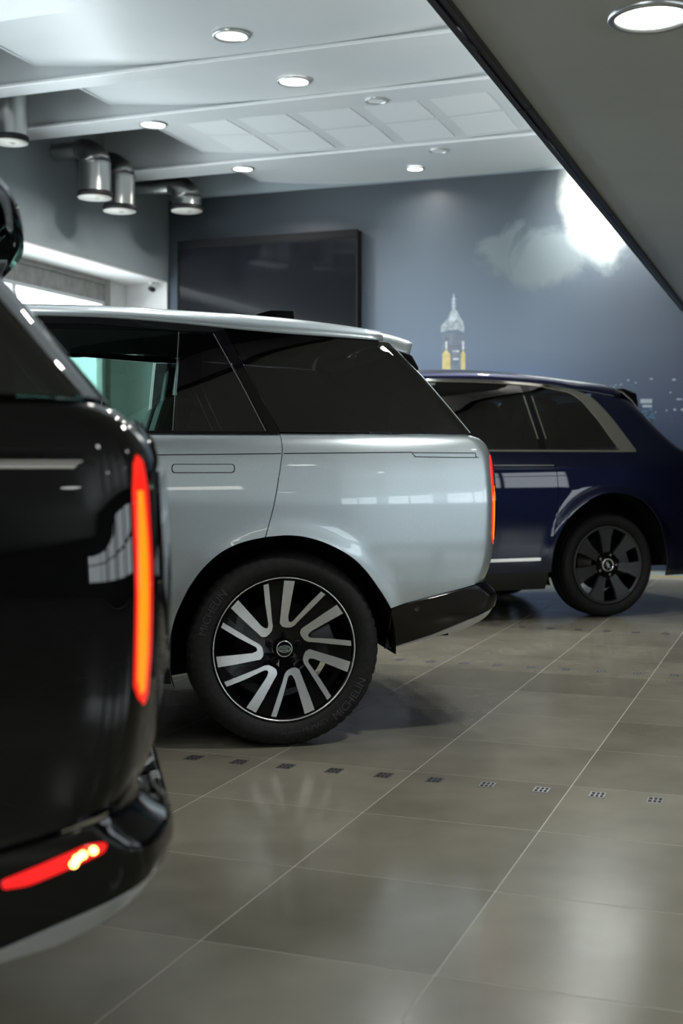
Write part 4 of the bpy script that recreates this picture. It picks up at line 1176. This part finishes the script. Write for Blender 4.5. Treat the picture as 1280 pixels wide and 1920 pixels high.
# cove strip lying on the lowered ceiling's edge, throwing light up to the beams
for k, (b0, b1) in enumerate(((5.6, 9.4), (9.4, 13.2))):
    x, y = room(SOF_A + .25, (b0 + b1) / 2); h = (b1 - b0) / 2 - .02
    e = empty('cove_light', (x, y, SOF_Z + .22), RA, 'led cove strip hidden on top of the lowered ceiling edge', 'cove light', 'cove strips above the lowered ceiling')
    MB().box(-.06, .06, -h, h, .001, .03).build('channel', 'steel', e)
    MB().box(-.03, .03, -h, h, .03, .034).build('led_strip', 'lamp_warm', e)
    d = bpy.data.lights.new('lamp_light', 'AREA'); d.shape = 'RECTANGLE'; d.size = .06; d.size_y = 2 * h; d.energy = 42; d.color = (.93, 1, .99); d.spread = math.radians(165)
    o = bpy.data.objects.new('lamp_light', d); COL.objects.link(o); o.parent = e; o.location = (0, 0, .05); o.rotation_euler = (PI, 0, 0)
# tube lamp behind the camera
tb = empty('panel_lamp', (*room(1.50, -1.28), 2.58), RA + math.radians(42), 'long white panel lamp hung under the lowered ceiling behind the picture', 'panel lamp')
MB().box(-1.02, 1.02, -.22, .22, .02, .06).build('housing', 'white_wall', tb, .004)
MB().box(-1.0, 1.0, -.20, .20, 0, .02).build('diffuser', 'tube', tb, .004)
for q in (-1, 1): MB().tube([(q * .7, 0, .06), (q * .7, 0, SOF_Z - 2.58)], .006, 6).build('hanger', 'steel', tb)

# ------------------------------------------------------------------ duct lamps by the left wall
def duct(a, b, z0, r, lab, h=.40):
    x, y = room(a, b)
    e = empty('duct_lamp', (x, y, z0), RA, lab, 'duct lamp')
    MB().lathe([(r, .045), (r, h)], 40).build('pipe', 'steel', e)
    pts = [(0, 0, h)]
    for t in np.linspace(0, PI / 2, 7): pts.append((-r * 1.25 * (1 - math.cos(t)), 0, h + r * 1.05 * math.sin(t)))
    MB().tube(pts, [r * .99] * 2 + [r * (1 - .08 * k) for k in range(len(pts) - 2)], 28, caps=False).build('elbow', 'steel', e)
    zz = h + r * 1.05
    MB().tube([(-r * 1.25, 0, zz), (WALL_A - a + .02, 0, zz)], r * .52, 20).build('arm', 'steel', e)
    MB().lathe([(r + .004, h - .005), (r + .006, h), (r + .004, h + .012)], 40).build('seam', 'steel', e)
    MB().lathe([(r * .9, .06), (r * 1.07, .06), (r * 1.09, .05), (r * 1.09, .012), (r * 1.05, .006)], 40).build('band', 'black_band', e)
    MB().lathe([(r * 1.06, .008), (r * 1.05, .0), (r * .4, -.002), (.03, -.002), (.03, -.006), (0, -.006)], 40).build('base_disc', 'lamp_disc', e)
    return e
duct(-6.61, 9.35, 4.02, .145, 'steel duct lamp at the left edge of the picture by the first beam')
duct(-6.69, 10.88, 3.84, .160, 'nearer of the paired steel duct lamps under the second beam', .34)
duct(-6.70, 11.38, 3.80, .160, 'farther of the paired steel duct lamps, hanging slightly lower', .36)
duct(-6.50, 12.50, 4.00, .165, 'single steel duct lamp in front of the corner above the screen', .13)

# security camera in the window niche
sx, sy = room(WALL_A - .14, NB1 - .12)
sc = empty('security_camera', (sx, sy, NZ), RA, 'tiny dark security camera under the white window niche head', 'camera')
MB().lathe([(.04, 0), (.04, -.02), (.02, -.03), (0, -.03)], 20).build('mount', 'white_wall', sc)
MB().tube([(0, 0, -.03), (.01, -.02, -.07)], .012, 10).build('arm', 'white_wall', sc)
MB().tube([(-.03, .03, -.07), (.06, -.07, -.10)], .03, 16).build('body', 'satin_black', sc)

# ------------------------------------------------------------------ floor grates
gm = MB()
for x in (-.028, -.0105, .0055, .022): gm.box(x, x + .006, -.036, .036, 0, .0016)
for y in (-.036, -.003, .030): gm.box(-.028, .028, y, y + .006, 0, .0016)
g_frame = gm.mesh('grid'); g_frame.materials.append(M['grate'])
g_hole = MB().box(-.028, .028, -.036, .036, .0002, .0006).mesh('drain'); g_hole.materials.append(M['grate_hole'])
ORD = ['first', 'second', 'third', 'fourth', 'fifth', 'sixth', 'seventh', 'eighth', 'ninth', 'tenth']
def grates(a_list, b, row, grp):
    for k, a in enumerate(reversed(a_list)):
        x, y = room(a, b)
        e = empty('floor_grate', (x, y, 0), RA, 'slotted metal floor grate, %s from the right in the %s' % (ORD[k], row), 'grate', grp)
        for nm, me in (('grid', g_frame), ('drain', g_hole)):
            o = bpy.data.objects.new(nm, me); COL.objects.link(o); o.parent = e
def row_a(px, b):
    k = (px - 640) / FPX; c, s = math.cos(RA), math.sin(RA)
    return (k * b * c + b * s) / (c - k * s)
a0 = row_a(719, 4.468)
grates([a0 + .2 * k for k in range(-4, 6)], 4.468, 'drain row nearest the camera', 'grates of the near drain row')
a0 = row_a(869, 7.127)
grates([a0 + .2 * k for k in range(-2, 7)], 7.127, 'middle drain row', 'grates of the middle drain row')
a0 = row_a(979, 8.85)
grates([a0 + .2 * k for k in range(-1, 6)], 8.85, 'far drain row', 'grates of the far drain row')

# ------------------------------------------------------------------ the cars
car_estate('estate_car', (-.4366, 6.1235, 0), math.radians(12), dict(paint='grey_paint', core=1.02, skirt='gloss_black'), 'silver grey tall estate car with black and silver forked wheels')
car_estate('estate_car', (-1.409, 2.629, -.024), math.radians(12), dict(paint='black_paint', core=1.16, skirt='black_paint'), 'glossy black estate car with lit orange tail lamp in the foreground', fog=True)
car_tall('luxury_car', (1.7192, 10.4468, 0), math.radians(20), 'midnight blue tall car with chrome window frame and dark wheels')
